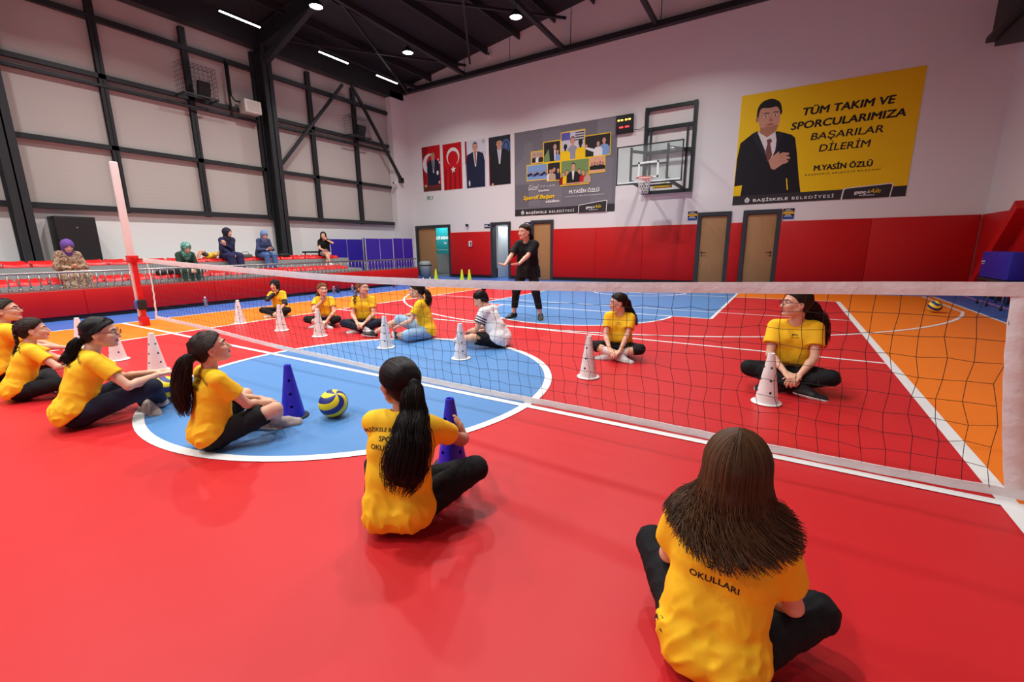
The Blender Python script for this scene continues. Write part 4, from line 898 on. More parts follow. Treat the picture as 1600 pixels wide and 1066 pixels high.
    for t, a, b, z, c in (('GENÇLİK BAŞKANLIĞI', -11.2, -10.12, 1.66, .13), ('br', -10.52, -10.36, 1.44, .1)):
        V, F = text_mesh(t, 1, 'LEFT', .02); xa, xb = min(v.x for v in V), max(v.x for v in V); mb.add([(a+(v.x-xa)*(b-a)/(xb-xa), -.002, z+v.y*c/.7) for v in V], F, W_)
    mb.poly([(-10.0+.16*math.cos(t), -.0015, 1.95+.18*math.sin(t)) for t in np.linspace(0, 6.28, 28, endpoint=False)], pcol('teal_pale', 96, 178, 182))
    mb.poly([(-10.25, -.0015, 1.2), (-10.05, -.0015, 1.45), (-9.9, -.0015, 1.5), (-9.8, -.0015, .98), (-10.2, -.0015, .98)], pcol('grey_print', 178, 190, 194)); mb.box((x0, -.001, 1.17), (x1, 0, 1.18), W_)
    ob = mb.build('corridor_banner'); ob.location = (0, 13.6, 0); tag(ob, 'teal banner with white lettering seen through the left doorway', 'banner')
    for xx in (-11.2, -9.8): MB().tube([(xx, .03, 0.012), (xx, .03, 2.2)], .012, STEEL, 8).build('banner_stand', ob)
    r = thing('gym_bag', 'black bag on the floor inside the narrow open doorway', 'bag', (-7.2, 13.4, 0)); MB().bbox((-.3, -.18, .0), (.3, .18, .36), BLACKM, .09).build('bag_body', r); MB().tube([(-.15, 0, .34), (-.1, 0, .5), (.1, 0, .5), (.15, 0, .34)], .015, BLACKM, 8).build('strap', r)
    GB = mat('bin_grey', rgb(150, 160, 158), .5); r = thing('swing_bin', 'grey bin with a rounded lid beside the left doorway', 'bin', (-9.72, 11.35, 0))
    MB().lathe([(0, .004), (.21, .004), (.25, .5), (.25, .52), (0, .52)], GB, n=28).build('bin_body', r); MB().lathe([(.255, .515), (.26, .56), (.255, .57)], BLACKM, n=28).build('rim_band', r)
    MB().lathe([(.258, .565), (.25, .66), (.18, .71), (0, .725)], GB, n=28).build('lid', r)
small_wall_things()
# ------------------------------------------------------------------ things along the left and right walls, bottles, bags
def edges():
    WIRE = mat('black_wire', rgb(20, 20, 21), .5)
    for y0, y1, ys, z0, z1, l in ((3.58, 4.45, 4.2, 5.5, 6.3, 'caged black loudspeaker high on the left wall, nearer the camera'), (9.08, 10.02, 9.72, 5.5, 6.2, 'caged black loudspeaker high on the left wall near the corner')):
        r = thing('wall_speaker', l, 'loudspeaker', (XW+.13, (y0+y1)/2, z0)); w = (y1-y0)/2; h = z1-z0; m = MB(); d = .48; n = 8; c = .004
        for i in range(n+1):
            y = -w+2*w*i/n
            m.tube([(d, y, 0), (d, y, h), (0, y, h)], c, WIRE, 4)
        for j in range(8):
            z = h*j/7; m.tube([(0, -w, z), (d, -w, z), (d, w, z), (0, w, z)], c, WIRE, 4)
        for k in range(1, 4): x = d*k/4; m.tube([(x, -w, 0), (x, -w, h), (x, w, h), (x, w, 0)], c, WIRE, 4)
        m.build('wire_cage', r)
        MB().bar((0, -w, 0), (d, -w, 0), .04, .04, STEEL).bar((0, w, 0), (d, w, 0), .04, .04, STEEL).bar((d, -w, 0), (d, w, 0), .04, .04, STEEL).bar((d*.55, -w, 0), (d*.55, w, 0), .03, .03, STEEL).build('bracket', r)
        M = Matrix.Translation((d*.5, ys-(y0+y1)/2, .25)) @ Matrix.Rotation(.25, 4, 'Y') @ Matrix.Rotation(-.3, 4, 'Z')
        MB().bbox((-.13, -.15, -.22), (.13, .15, .22), BLACKM, .015, M).build('speaker_body', r)
        MB().bbox((.128, -.13, -.2), (.14, .13, .2), mat('speaker_grille', rgb(34, 35, 38), .8, bump=(180, .6)), .004, M).build('grille', r)
    r = thing('wall_unit', 'white box unit beside the main column, high on the left wall', 'box unit', (XW+.14, 5.52, 5.42)); MB().bbox((0, -.27, 0), (.36, .24, .37), mat('unit_white', rgb(214, 210, 200), .5), .012).build('case', r)
    MB().box((.358, -.2, .05), (.364, .17, .32), mat('unit_panel', rgb(196, 192, 182), .5)).build('front_panel', r); MB().tube([(.1, -.27, .3), (.1, -.42, .3), (.1, -.5, .42), (.1, -.5, 1.3)], .022, BLACKM, 8).build('conduit', r)
    MB().tube([(XW+.16, 5.0, 5.3), (XW+.16, 5.0, 6.8)], .035, BLACKM, 8).build('pipe')
    tag(D.objects['pipe'], 'black pipe running up the left wall left of the white box unit', 'pipe')
    r = thing('cabinet', 'tall black cabinet behind the person in the purple headscarf', 'cabinet', (-11.28, .82, .95)); MB().bbox((-.28, -.36, 0), (.28, .36, 1.13), BLACKM, .008).build('cabinet_body', r); MB().box((.28, -.34, .03), (.29, .34, 1.10), mat('cabinet_door', rgb(24, 24, 26), .5)).build('door', r); MB().bbox((.288, -.02, .86), (.30, .02, .88), CHROME, .004).build('badge', r)
    r = thing('wall_housing', 'black boxy housing high in the right-hand corner', 'housing', (XE-.06, 11.0, 5.42)); MB().bbox((-.55, -.9, .28), (-.001, .9, 1.2), BLACKM, .01).build('case', r); MB().bbox((-.62, -.95, .14), (-.001, .95, .26), BLACKM, .01).build('ledge', r); MB().bbox((-.5, -.8, .0), (-.001, .8, .12), BLACKM, .01).build('tray', r)
    GM = mat('gym_mat_blue', rgb(34, 92, 190), .5); r = thing('floor_mat', 'bright blue mat on the floor along the right-hand wall', 'mat', (7.2, 0, .0)); MB().bbox((-.16, 5.5, .001), (.16, 11.7, .03), GM, .008).build('mat_body', r); MB().box((-.165, 5.5, .018), (-.155, 11.7, .034), mat('mat_stitching', rgb(214, 120, 140), .7)).build('stitching', r)
    EQ = mat('equipment_blue', rgb(30, 40, 170), .45); r = thing('gym_trolley', 'blue panelled gym trolley on wheeled legs by the right-hand wall', 'trolley', (7.03, 9.45, .0))
    MB().bbox((-.17, -.9, .56), (.16, .5, 1.06), EQ, .01).build('blue_panel', r); MB().box((-.18, -.92, .50), (.17, .52, .55), STEEL).build('frame', r)
    m = MB(); m.tube([(-.175, .30, .86), (-.175, .36, .88), (-.175, .40, .85), (-.175, .46, .87)], .008, W_, 5).tube([(-.175, .3, .82), (-.175, .42, .82)], .006, W_, 5); m.build('brand_mark', r)
    for y in (-.8, -.1, .42):
        for x in (-.13, .13):
            l = MB().tube([(x, y, .06), (x, y, .5)], .016, CHROME, 8).build('leg', r); MB().lathe([(0, -.015), (.03, -.015), (.034, 0), (.03, .015), (0, .015)], RUB, n=14).build('wheel', l).matrix_local = Matrix.Translation((x, y, .034)) @ Matrix.Rotation(math.pi/2, 4, 'Y')
    mb = MB(); mb.bar((0, 0, 0), (0, -1.75, 1.75), .22, .24, PADM, (1, 0, 0)); o = mb.build('padded_brace'); o.location = (7.235, 11.5, .2); tag(o, 'red padded diagonal brace leaning on the right-hand wall', 'brace')
    # bottles
    CL, CT = mat('bottle_clear', rgb(222, 228, 240), .08, trans=.8), mat('bottle_teal', rgb(90, 160, 150), .3); CB, CR = mat('bottle_dark', rgb(36, 34, 52), .35), mat('bottle_red', rgb(150, 24, 30), .35); CP = mat('cap_pink', rgb(222, 186, 200), .5)
    for x, y, h, m, cp, l in ((-6.75, 3.2, .27, CT, CT, 'teal drinking bottle on the floor behind the black headscarf'), (-7.62, 1.85, .23, CL, CP, 'clear bottle with pale cap near the base of the net post'), (-7.55, 5.15, .21, CL, W_, 'clear bottle by the red stand wall, left of the dark one'), (-7.6, 5.32, .23, CB, CB, 'dark bottle by the red stand wall beside a clear one'), (-7.55, 5.8, .2, CL, CP, 'clear bottle by the red stand wall, behind the braided person'),
                              (-7.5, 7.4, .22, CR, CR, 'dark red bottle by the far end of the stand wall'), (-7.5, 8.0, .22, CL, W_, 'clear bottle by the far end of the stand wall'), (-7.45, 8.75, .23, W_, W_, 'white bottle past the end of the stand'), (-7.3, 8.95, .24, CONEL, CONEL, 'lime bottle past the end of the stand')):
        r = thing('drinking_bottle', l, 'bottle', (x, y, .0055), 0, 'drinking bottles by the stand'); R = .036
        MB().lathe([(0, 0), (R, 0), (R, h*.3), (R*.92, h*.36), (R, h*.42), (R, h*.7), (R*.45, h*.86), (R*.4, h*.9), (0, h*.9)], m, n=20).build('bottle_body', r); MB().lathe([(R*.5, h*.87), (R*.5, h), (0, h)], cp, n=16).build('cap', r)
    GBG = mat('bag_grey', rgb(96, 92, 92), .8)
    for x, y, z, m, l in ((-10.1, 4.15, 1.0, GBG, 'grey handbag on the upper seats left of the blue headscarf person'), (-10.1, 5.32, 1.0, BLACKM, 'dark handbag on the upper seats right of the blue headscarf person'), (-9.1, 1.72, .67, BLACKM, 'black bag on the lower seats left of the green headscarf person')):
        r = thing('handbag', l, 'bag', (x, y, z)); MB().bbox((-.09, -.17, .0), (.09, .17, .14), m, .045).build('bag_body', r); MB().tube([(0, -.11, .12), (0, -.07, .2), (0, .07, .2), (0, .11, .12)], .009, m, 8).build('strap', r)
edges()
# ------------------------------------------------------------------ people
def unit(v): v = np.asarray(v, float); return v/max(np.linalg.norm(v), 1e-9)
def rotm(axis, deg):
    a = math.radians(deg); c, s = math.cos(a), math.sin(a); x, y, z = unit(axis)
    return np.array([[c+x*x*(1-c), x*y*(1-c)-z*s, x*z*(1-c)+y*s], [y*x*(1-c)+z*s, c+y*y*(1-c), y*z*(1-c)-x*s], [z*x*(1-c)-y*s, z*y*(1-c)+x*s, c+z*z*(1-c)]])
def sd_more(P, prims):
    """like sd_prims, with 'cut' = a cone sawn off square at b, and 'sub' = carved away"""
    d = None
    for p in prims:
        if p[0] == 'rc': e = sd_rc(P, *p[1:5]); k = p[5]
        elif p[0] == 'cut':
            a, b = np.asarray(p[1], float), np.asarray(p[2], float); t = unit(b-a)
            e = np.maximum(sd_rc(P, a, b+t*p[4], p[3], p[4]), (P-A3(b))@A3(t)); k = p[5]
        elif p[0] == 'sub':
            d = smax(d, -sd_rc(P, *p[1:5]), p[5]); continue
        else: e = sd_el(P, p[1], p[2], p[3]); k = p[4]
        d = e if d is None else smin(d, e, k)
    return d
def mesh_quads(name, parts, mats, parent):
    """parts = [(P, F, material index)] joined into one mesh"""
    P = np.concatenate([p[0] for p in parts]); off = 0; Fs = []; mi = []
    for p in parts:
        Fs.append(p[1]+off); off += len(p[0]); mi.append(np.full(len(p[1]), p[2], np.int32))
    F = np.concatenate(Fs)
    me = D.meshes.new(name)
    me.vertices.add(len(P)); me.vertices.foreach_set('co', P.astype(np.float32).ravel())
    me.loops.add(F.size); me.loops.foreach_set('vertex_index', F.astype(np.int32).ravel())
    me.polygons.add(len(F)); me.polygons.foreach_set('loop_start', np.arange(0, F.size, 4, dtype=np.int32))
    me.polygons.foreach_set('loop_total', np.full(len(F), 4, np.int32))
    for m in mats: me.materials.append(m)
    me.polygons.foreach_set('material_index', np.concatenate(mi))
    me.update(calc_edges=True)
    return link(name, me, parent, True)
def strand_tubes(S, r):
    """S: strands x points x 3 -> thin three-sided tubes, thinner at the tip"""
    n, m, _ = S.shape
    T = np.gradient(S, axis=1); T /= np.maximum(np.linalg.norm(T, axis=2, keepdims=True), 1e-9)
    X = np.empty_like(T); x = np.cross(T[:, 0], np.array([.31, .22, -.17])); x /= np.maximum(np.linalg.norm(x, axis=1, keepdims=True), 1e-9)
    for i in range(m):                                      # carry the cross-section along without twisting
        x = x-T[:, i]*np.sum(x*T[:, i], 1, keepdims=True); x /= np.maximum(np.linalg.norm(x, axis=1, keepdims=True), 1e-9); X[:, i] = x
    Y = np.cross(T, X)
    rad = r*np.linspace(1, .45, m)[None, :, None]
    ring = [S+(X*math.cos(a)+Y*math.sin(a))*rad for a in (0, 2.094, 4.189)]
    P = np.stack(ring, 2).reshape(-1, 3)
    i = np.arange(n)[:, None]*m*3+np.arange(m-1)[None, :]*3
    F = np.concatenate([np.stack([i+k, i+(k+1) % 3, i+3+(k+1) % 3, i+3+k], -1).reshape(-1, 4) for k in range(3)])
    return P, F
def chain_prims(pts, rad, k=.012):
    return [('rc', pts[i], pts[i+1], rad[i], rad[i+1], k) for i in range(len(pts)-1)]
def spline(pts, n):
    pts = np.asarray(pts, float); m = len(pts); out = []
    for t in np.linspace(0, m-1, n):
        i = min(int(t), m-2); f = t-i
        p0, p1, p2, p3 = pts[max(i-1, 0)], pts[i], pts[i+1], pts[min(i+2, m-1)]
        out.append(.5*((2*p1)+(-p0+p2)*f+(2*p0-5*p1+4*p2-p3)*f*f+(-p0+3*p1-3*p2+p3)*f**3))
    return np.array(out)
SKIN = mat('skin', rgb(226, 176, 148), .5, spec=.35, bump=(60, .05), var=(6, .05))
SKIN_TAN = mat('skin_tan', rgb(186, 130, 102), .5, spec=.35, bump=(60, .05), var=(6, .05))
LIPS = mat('lips', rgb(176, 92, 86), .45)
EYEW = mat('eye_white', rgb(225, 222, 216), .2); EYED = mat('iris_dark', rgb(38, 24, 16), .15)
BROW = mat('brow_hair', rgb(34, 24, 18), .7)
HAIR = {}
for _c, _v in dict(black=(24, 18, 17), dark=(38, 26, 20), brown=(66, 43, 27), light=(112, 78, 50)).items():
    for _k, _m in (('', .95), ('_b', 1.15), ('_c', 1.45)): HAIR[_c+_k] = mat('hair_'+_c+_k, rgb(*[q*_m for q in _v]), .48, spec=.2, var=(9, .2))  # lighter strand copies paint streaks of sheen into the hair colour

def hand_prims(W, fd, pn, thumb_side, s, curl, spread=.12, segs=3):
    """palm + five fingers from wrist W along fd, palm facing pn, thumb towards thumb_side"""
    fd = unit(fd); pn = np.asarray(pn, float); pn = unit(pn-fd*(pn@fd)); sd = np.asarray(thumb_side, float)
    sd = unit(np.cross(pn, fd)) * (1 if np.cross(pn, fd)@sd >= 0 else -1)
    pr = []; L = .075*s
    for i, (o, ln) in enumerate(((.026, .062), (.009, .070), (-.009, .065), (-.025, .050))):
        k = W+fd*L*(1-.08*abs(i-1))+sd*o*s
        pr.append(('rc', W+sd*o*.55*s+fd*.008*s, k, .0125*s, .0105*s, .006*s))
        d = unit(fd+sd*spread*(1.2-i*.8)); p = k; c = curl
        fr = (.45, .31, .24)[:segs]
        for j in range(segs):
            R = rotm(np.cross(d, pn), c*(1.0+.1*i)); d2 = unit(R@d)
            e = p+d2*ln*s*(fr[j]/sum(fr))
            pr.append(('rc', p, e, (.0086-.0006*j)*s, (.0080-.0008*j)*s, .002*s)); p, d = e, d2
    t0 = W+fd*.016*s+sd*.022*s; td = unit(fd*.75+sd*.75+pn*.25); t1 = t0+td*.036*s
    td2 = unit(rotm(np.cross(td, pn), curl*.6)@unit(td+fd*.5)); t2 = t1+td2*.030*s; t3 = t2+unit(td2+fd*.3)*.02*s
    pr += [('rc', W+fd*.008*s+sd*.01*s, t1, .013*s, .0105*s, .006*s), ('rc', t1, t2, .0098*s, .009*s, .003*s), ('rc', t2, t3, .009*s, .0075*s, .002*s)]
    return pr

def head_sd(q):
    """the head in its own frame: x right, y face, z up; chin at -.105, crown at +.105"""
    x = np.abs(q[:, 0]); m = np.stack([x, q[:, 1], q[:, 2]], 1)
    d = sd_el(m, (0, -.014, .026), (.073, .092, .081))
    d = smin(d, sd_el(m, (0, .028, -.03), (.057, .060, .072)), .02)
    d = smin(d, sd_rc(m, (.047, .002, -.052), (.012, .056, -.084), .021, .019), .02)
    d = smin(d, sd_el(m, (.034, .060, -.024), (.024, .024, .022)), .015)
    d = smin(d, sd_rc(m, (.012, .079, .021), (.043, .066, .017), .010, .009), .012)
    d = smax(d, -sd_el(m, (.031, .094, .002), (.017, .016, .011)), .012)
    d = smin(d, sd_rc(m, (0, .084, .006), (0, .103, -.029), .0065, .0105), .008)
    d = smin(d, sd_el(m, (.011, .092, -.034), (.008, .009, .007)), .006)
    d = smin(d, sd_rc(m, (0, .090, -.052), (.017, .081, -.055), .0062, .003), .004)
    d = smin(d, sd_rc(m, (0, .089, -.063), (.014, .081, -.061), .0068, .003), .004)
    d = smin(d, sd_el(m, (0, .076, -.087), (.016, .014, .013)), .012)
    d = smin(d, sd_el(m, (.074, -.006, -.008), (.010, .020, .031)), .008)
    d = smax(d, -sd_el(m, (.084, .001, -.006), (.006, .011, .017)), .004)
    return d
def cap_sd(q, th=.012, low=-.075, face=.0):
    """close fitting hair: the skull thickened, trimmed along the hairline"""
    m = np.stack([np.abs(q[:, 0]), q[:, 1], q[:, 2]], 1)
    d = sd_el(m, (0, -.016, .026), (.074+th, .093+th, .082+th))
    d = smin(d, sd_el(m, (0, -.045, -.03), (.062+th*.5, .052+th*.5, .06)), .03)
    line = (m[:, 1]-.018-face)*.74-(m[:, 2]-.012)*.67+np.maximum(0, .03-m[:, 0])*-.15
    side = np.where(m[:, 1] > -.02, .0, 0)
    d = smax(d, line+side, .012)
    d = smax(d, low-m[:, 2], .012)
    ear = sd_el(m, (.082, -.004, -.014), (.02, .019, .026))
    return smax(d, -ear, .006)

class Rig:
    """works out the joints of a figure from its pose; local frame x right, y forward, z up from the point under the pelvis"""
    def __init__(r, p):
        s = r.s = p.get('s', 1.0); L = lambda v: np.asarray(v, float)*s
        pz = p.get('pz', .105*s); r.S = [np.array([0, 0, pz])]
        lean = p.get('lean', (5, 10, 15)); side = p.get('side', 0); r.F = []
        for i, ln in enumerate((.145, .15, .135)):
            R = rotm((0, 0, 1), -p.get('twist', 0)*(i+1)/3) @ rotm((0, 1, 0), side*(.6+.2*i)) @ rotm((1, 0, 0), -lean[i])
            r.F.append(R); r.S.append(r.S[-1]+R@np.array([0, 0, ln*s]))
        C = r.F[2]; r.C = C; nb = r.S[3]
        sw = p.get('sw', .135); sh = p.get('shrug', (0, 0))
        r.sh = [nb+C@L((sx*sw, 0, -.048+sh[i])) for i, sx in enumerate((1, -1))]
        hy, hp, hr = p.get('head', (0, 0, 0))
        r.H = rotm((0, 0, 1), -hy) @ rotm((1, 0, 0), hp) @ rotm((0, 1, 0), hr)
        r.hs = s*p.get('hs', 1.0)
        nd = p.get('neck', (0, .02, .045))
        r.nt = nb+L(nd)                                     # top of the neck
        r.hc = r.nt+r.H@(np.array([0, .022, .088])*r.hs)
        r.hip = [np.array([sx*.075*s, .01*s, pz-.005*s]) for sx in (1, -1)]
        k = p.get('knee', ((.27, .22, .15), (-.27, .22, .15))); a = p.get('ankle', ((-.07, .30, .06), (.07, .26, .055)))
        t = p.get('toe', ((-1, .2, -.1), (1, .2, -.1)))
        r.knee = [L(v) for v in k]; r.ank = [L(v) for v in a]; r.toe = [unit(v) for v in t]
        h = p.get('hand', ((.06, .25, .16), (-.06, .25, .16))); r.wr = [L(v) for v in h]
        pole = p.get('pole', ((.7, -.5, -.4), (-.7, -.5, -.4)))
        ua, fa = p.get('ua', .245)*s, p.get('fa', .215)*s; r.el = []
        for i in (0, 1):
            d = r.wr[i]-r.sh[i]; dist = np.linalg.norm(d)
            if dist > (ua+fa)*.995: r.wr[i] = r.sh[i]+d/dist*(ua+fa)*.995; d = r.wr[i]-r.sh[i]; dist = np.linalg.norm(d)
            x = (ua*ua-fa*fa+dist*dist)/(2*dist); hgt = math.sqrt(max(ua*ua-x*x, 0)); dn = d/dist
            pv = unit(np.asarray(pole[i], float)-dn*(np.asarray(pole[i], float)@dn)); r.el.append(r.sh[i]+dn*x+pv*hgt)
        th = math.radians(p.get('th', 0)); c, sn = math.cos(th), math.sin(th)
        r.W = np.array([[c, sn, 0], [-sn, c, 0], [0, 0, 1]]); r.loc = np.asarray(p['loc'], float)
    def world(r, q): return r.loc+r.W@np.asarray(q)
    def local(r, w): return r.W.T@(np.asarray(w, float)-r.loc)

def person(p):
    r = Rig(p); s = r.s; cat = p.get('cat', 'person')
    root = thing('person', p['label'], cat, tuple(r.loc), -math.radians(p.get('th', 0)), p.get('group'))
    res = p.get('res', .006); skin = p.get('skin', SKIN)
    S, C = r.S, r.C; F0, F1, F2 = r.F; rx = lambda F: F@np.array([1.0, 0, 0])
    wd = p.get('build', 1.0)                                # girth of the trunk
    o = lambda i, F, x, y=0, z=0: S[i]+F@np.array([x*wd, y, z])*s
    # ---- trunk outline shared by body and shirt
    def trunk(g, hip=True):
        q = []
        for sx in (1, -1):
            q += [('rc', o(0, F0, sx*.052, -.008), o(1, F1, sx*.047, 0), (.098*wd+g)*s, (.088*wd+g)*s, .03*s),
                  ('rc', o(1, F1, sx*.047, 0), o(2, F2, sx*.055, .004), (.088*wd+g)*s, (.087+g)*s, .03*s),
                  ('rc', o(2, F2, sx*.055, .004), o(3, C, sx*.085, -.002, -.055), (.087+g)*s, (.05+g)*s, .03*s)]
        q += [('rc', o(3, C, .095, 0, -.05), o(3, C, -.095, 0, -.05), (.048+g)*s, (.048+g)*s, .03*s),
              ('rc', o(3, C, 0, -.005, -.03), o(3, C, .1, 0, -.05), (.05+g)*s, (.042+g)*s, .02*s),
              ('rc', o(3, C, 0, -.005, -.03), o(3, C, -.1, 0, -.05), (.05+g)*s, (.042+g)*s, .02*s)]
        return q
    body = trunk(-.016)
    body += [('rc', S[3]-C@np.array([0, 0, .03])*s, r.nt+r.H@(np.array([0, -.012, .03])*r.hs), .047*s, .044*r.hs, .02*s)]
    fat = p.get('fat', 1.0)
    for i in (0, 1):
        body += [('rc', r.sh[i], r.el[i], .038*s*fat, .029*s*fat, .02*s), ('rc', r.el[i], r.el[i]+(r.wr[i]-r.el[i])*.3, .029*s*fat, .030*s*fat, .012*s),
                 ('rc', r.el[i]+(r.wr[i]-r.el[i])*.3, r.wr[i], .030*s*fat, .019*s, .012*s)]
        h, k, a = r.hip[i], r.knee[i], r.ank[i]
        body += [('rc', h, k, .068*s*fat, .046*s*fat, .03*s), ('rc', k, k+(a-k)*.32, .045*s*fat, .046*s*fat, .015*s), ('rc', k+(a-k)*.32, a, .046*s*fat, .030*s, .015*s)]
        t = r.toe[i]; up = unit((k-a)-t*((k-a)@t))
        body += [('rc', a-t*.02*s-up*.025*s, a+t*.12*s-up*.035*s, .026*s, .022*s, .015*s), ('rc', a, a+t*.09*s-up*.028*s, .026*s, .022*s, .015*s)]
    hands = p.get('palm', (((0, 1, -.3), (0, 0, -1), 25), ((0, 1, -.3), (0, 0, -1), 25)))
    hp = []
    for i in (0, 1):
        fd, pn, curl = hands[i][:3]; ts = hands[i][3] if len(hands[i]) > 3 else (-1 if i == 0 else 1, 0, 0)
        hp += hand_prims(r.wr[i], fd, pn, ts, s*p.get('hand_s', 1.0), curl, spread=p.get('spread', .12), segs=3 if res < .0065 else 2)
    Hm, hc, hs = r.H.astype(np.float32), A3(r.hc), r.hs
    hq = lambda P: ((P-hc)@Hm)/hs
    hb = [prim_bounds(hp[:len(hp)//2], .03), prim_bounds(hp[len(hp)//2:], .03)]
    def f_body(P):
        d = sd_prims(P, body)
        d = smin(d, head_sd(hq(P))*hs, .014*s)
        for i in (0, 1):
            lo, hi = hb[i]; m = ((P > lo) & (P < hi)).all(1)
            if m.any():
                e = sd_prims(P[m], hp[i*len(hp)//2:(i+1)*len(hp)//2]); d[m] = smin(d[m], e, .006*s)
        return d
    lo, hi = prim_bounds(body+hp, .04); lo = np.minimum(lo, r.hc-.15*hs); hi = np.maximum(hi, r.hc+.15*hs)
    lipc = [hc+Hm@A3((0, .095, -.058))*hs]
    def fm(c):
        q = ((c-hc)@Hm)/hs
        return ((np.abs(q[:, 2]+.0575) < .0085-np.abs(q[:, 0])*.28) & (np.abs(q[:, 0]) < .021) & (q[:, 1] > .075)).astype(int)
    sdf_object('body', f_body, lo, hi, res, [skin, p.get('lips', LIPS)], root, fm)
    # ---- face pieces
    def face_piece(name, prims, m, rr):
        wp = [(q[0], r.hc+r.H@(np.array(q[1])*hs), r.hc+r.H@(np.array(q[2])*hs), q[3]*hs, q[4]*hs, q[5]*hs) for q in prims]
        l, h = prim_bounds(wp, .006); return sdf_object(name, lambda P: sd_prims(P, wp), l, h, rr, [m], root)
    if p.get('face', True):
        closed = p.get('eyes', 'open') == 'down'
        for sx in (1, -1):
            mb = MB(); c = r.hc+r.H@(np.array([sx*.031, .0735, .0015])*hs)
            M = Matrix.Translation(c) @ Matrix(r.H.tolist()).to_4x4()
            n = 10; R = .0125*hs
            V = [M @ Vector((R*math.sin(a)*math.cos(b), R*math.cos(a)*.9, R*math.sin(a)*math.sin(b)*(.28 if closed else .62))) for a in np.linspace(0.001, 1.5, 6) for b in np.linspace(0, 2*math.pi, n, endpoint=False)]
            Fq = [(i*n+k, i*n+(k+1) % n, (i+1)*n+(k+1) % n, (i+1)*n+k) for i in range(5) for k in range(n)]
            mb.add(V, Fq[:2*n], EYED, True); mb.add(V, Fq[2*n:], EYEW, True); mb.build('eye', root)
            face_piece('eyebrow', [('rc', (sx*.016, .0905, .0225), (sx*.034, .083, .028), .0034, .0034, .002), ('rc', (sx*.034, .083, .028), (sx*.050, .067, .021), .0034, .002, .002)], BROW, .0022)
    # ---- clothes
    sf = p.get('sleeve', .6); shirt = trunk(.004 + p.get('loose', .0))
    hemz = p.get('hem', None)
    if hemz is not None:
        for sx in (1, -1): shirt.append(('rc', o(0, F0, sx*.05, -.005), o(0, F0, sx*.055, 0, -hemz), (.106*wd)*s, .112*wd*s, .03*s))
    else:
        for sx in (1, -1): shirt.append(('rc', o(0, F0, sx*.06, -.02, .02), o(0, F0, sx*.055, -.03, -.005), .105*wd*s, .104*wd*s, .03*s))
    for i in (0, 1):
        if sf <= 1:
            e = r.sh[i]+(r.el[i]-r.sh[i])*sf
            shirt.append(('cut', r.sh[i]+(r.el[i]-r.sh[i])*.02, e, .054*s*fat, .060*s*fat, .035*s))
        else:
            shirt += [('rc', r.sh[i], r.el[i], .052*s, .044*s, .035*s), ('cut', r.el[i], r.el[i]+(r.wr[i]-r.el[i])*(sf-1), .044*s, .036*s, .02*s)]
    for i in (0, 1):
        if sf <= 1:
            e = r.sh[i]+(r.el[i]-r.sh[i])*sf; d = unit(r.el[i]-r.sh[i])
            shirt.append(('sub', e-d*.03*s, e+d*.1*s, .040*s*fat, .041*s*fat, .003))
    shirt.append(('sub', S[3]+C@np.array([0, .012, -.002])*s, r.nt+r.H@(np.array([0, 0, .12])*hs), .051*s, .075*hs, .004))
    adds = [q for q in shirt if q[0] != 'sub']; subs = [q for q in shirt if q[0] == 'sub']
    seed = p.get('seed', 1); wr = p.get('wrinkle', .0075)*s
    zcut = p.get('zfloor', .004); front = p.get('front_hem', .155)*s
    def f_shirt(P):
        d = sd_more(P, adds)
        q = P@A3([[1, 0, .35], [0, 1, 0], [-.45, .2, .55]])
        n = noise3(q, seed, 55/s, 2); n2 = noise3(P, seed+9, 16/s, 1)
        low = np.clip((S[2][2]-P[:, 2])/(.3*s), .25, 1.0)
        d = d+wr*low*(1.2*np.abs(n)-.45)+wr*.8*n2
        for q_ in subs: d = smax(d, -sd_rc(P, *q_[1:5]), q_[5])
        if hemz is None:
            d = smax(d, zcut-P[:, 2], .004)                # the hem rests on the floor
            d = smax(d, (P[:, 1]-.045*s)*.6+(front-P[:, 2])*.8, .006)
        else: d = smax(d, (S[0][2]-hemz*s)-P[:, 2], .004)
        return d
    lo, hi = prim_bounds([q for q in shirt if q[0] != 'sub'], .04)
    sres = p.get('cres', .008)
    sm = p['shirt']; sms = list(sm) if isinstance(sm, (list, tuple)) else [sm]
    if p.get('arm_black') or p.get('stripes'):
        sms.append(BLACKM)
        def arm_fn(c):
            m = np.zeros(len(c), int)
            for i in (0, 1):
                A_, E_, W_2 = r.sh[i], r.el[i], r.wr[i]; L_ = E_-A_; t = ((c-A_)@L_)/(L_@L_); dd = np.linalg.norm(c-A_-np.clip(t, 0, 1)[:, None]*L_, axis=1)
                near = dd < .085*s
                if p.get('stripes'): m |= (near & (((t > .28) & (t < .345)) | ((t > .41) & (t < .475)) | ((t > .54) & (t < .605)))).astype(int)
                else:
                    L2 = W_2-E_; t2 = np.clip(((c-E_)@L2)/(L2@L2), 0, 1); d2 = np.linalg.norm(c-E_-t2[:, None]*L2, axis=1)
                    m |= (((t > .62) & (dd < .06*s)) | ((d2 < .055*s) & (t > .5))).astype(int)
            return m
        p['shirt_fn'] = arm_fn
    sh = sdf_object(p.get('shirt_name', 'shirt'), f_shirt, lo, hi, sres, list(sms), root, p.get('shirt_fn'), margin=.02)
    if p.get('shirt_label'): sh['label'] = p['shirt_label']
    # pants: length 0..1 along the thigh, 1..2 along the shin
    pl = p.get('plen', 1.93); loose = p.get('ploose', 1.0); pants = [('rc', o(0, F0, .05, .0), o(0, F0, -.05, .0), .1*s*wd, .1*s*wd, .03*s)]
    bore = []
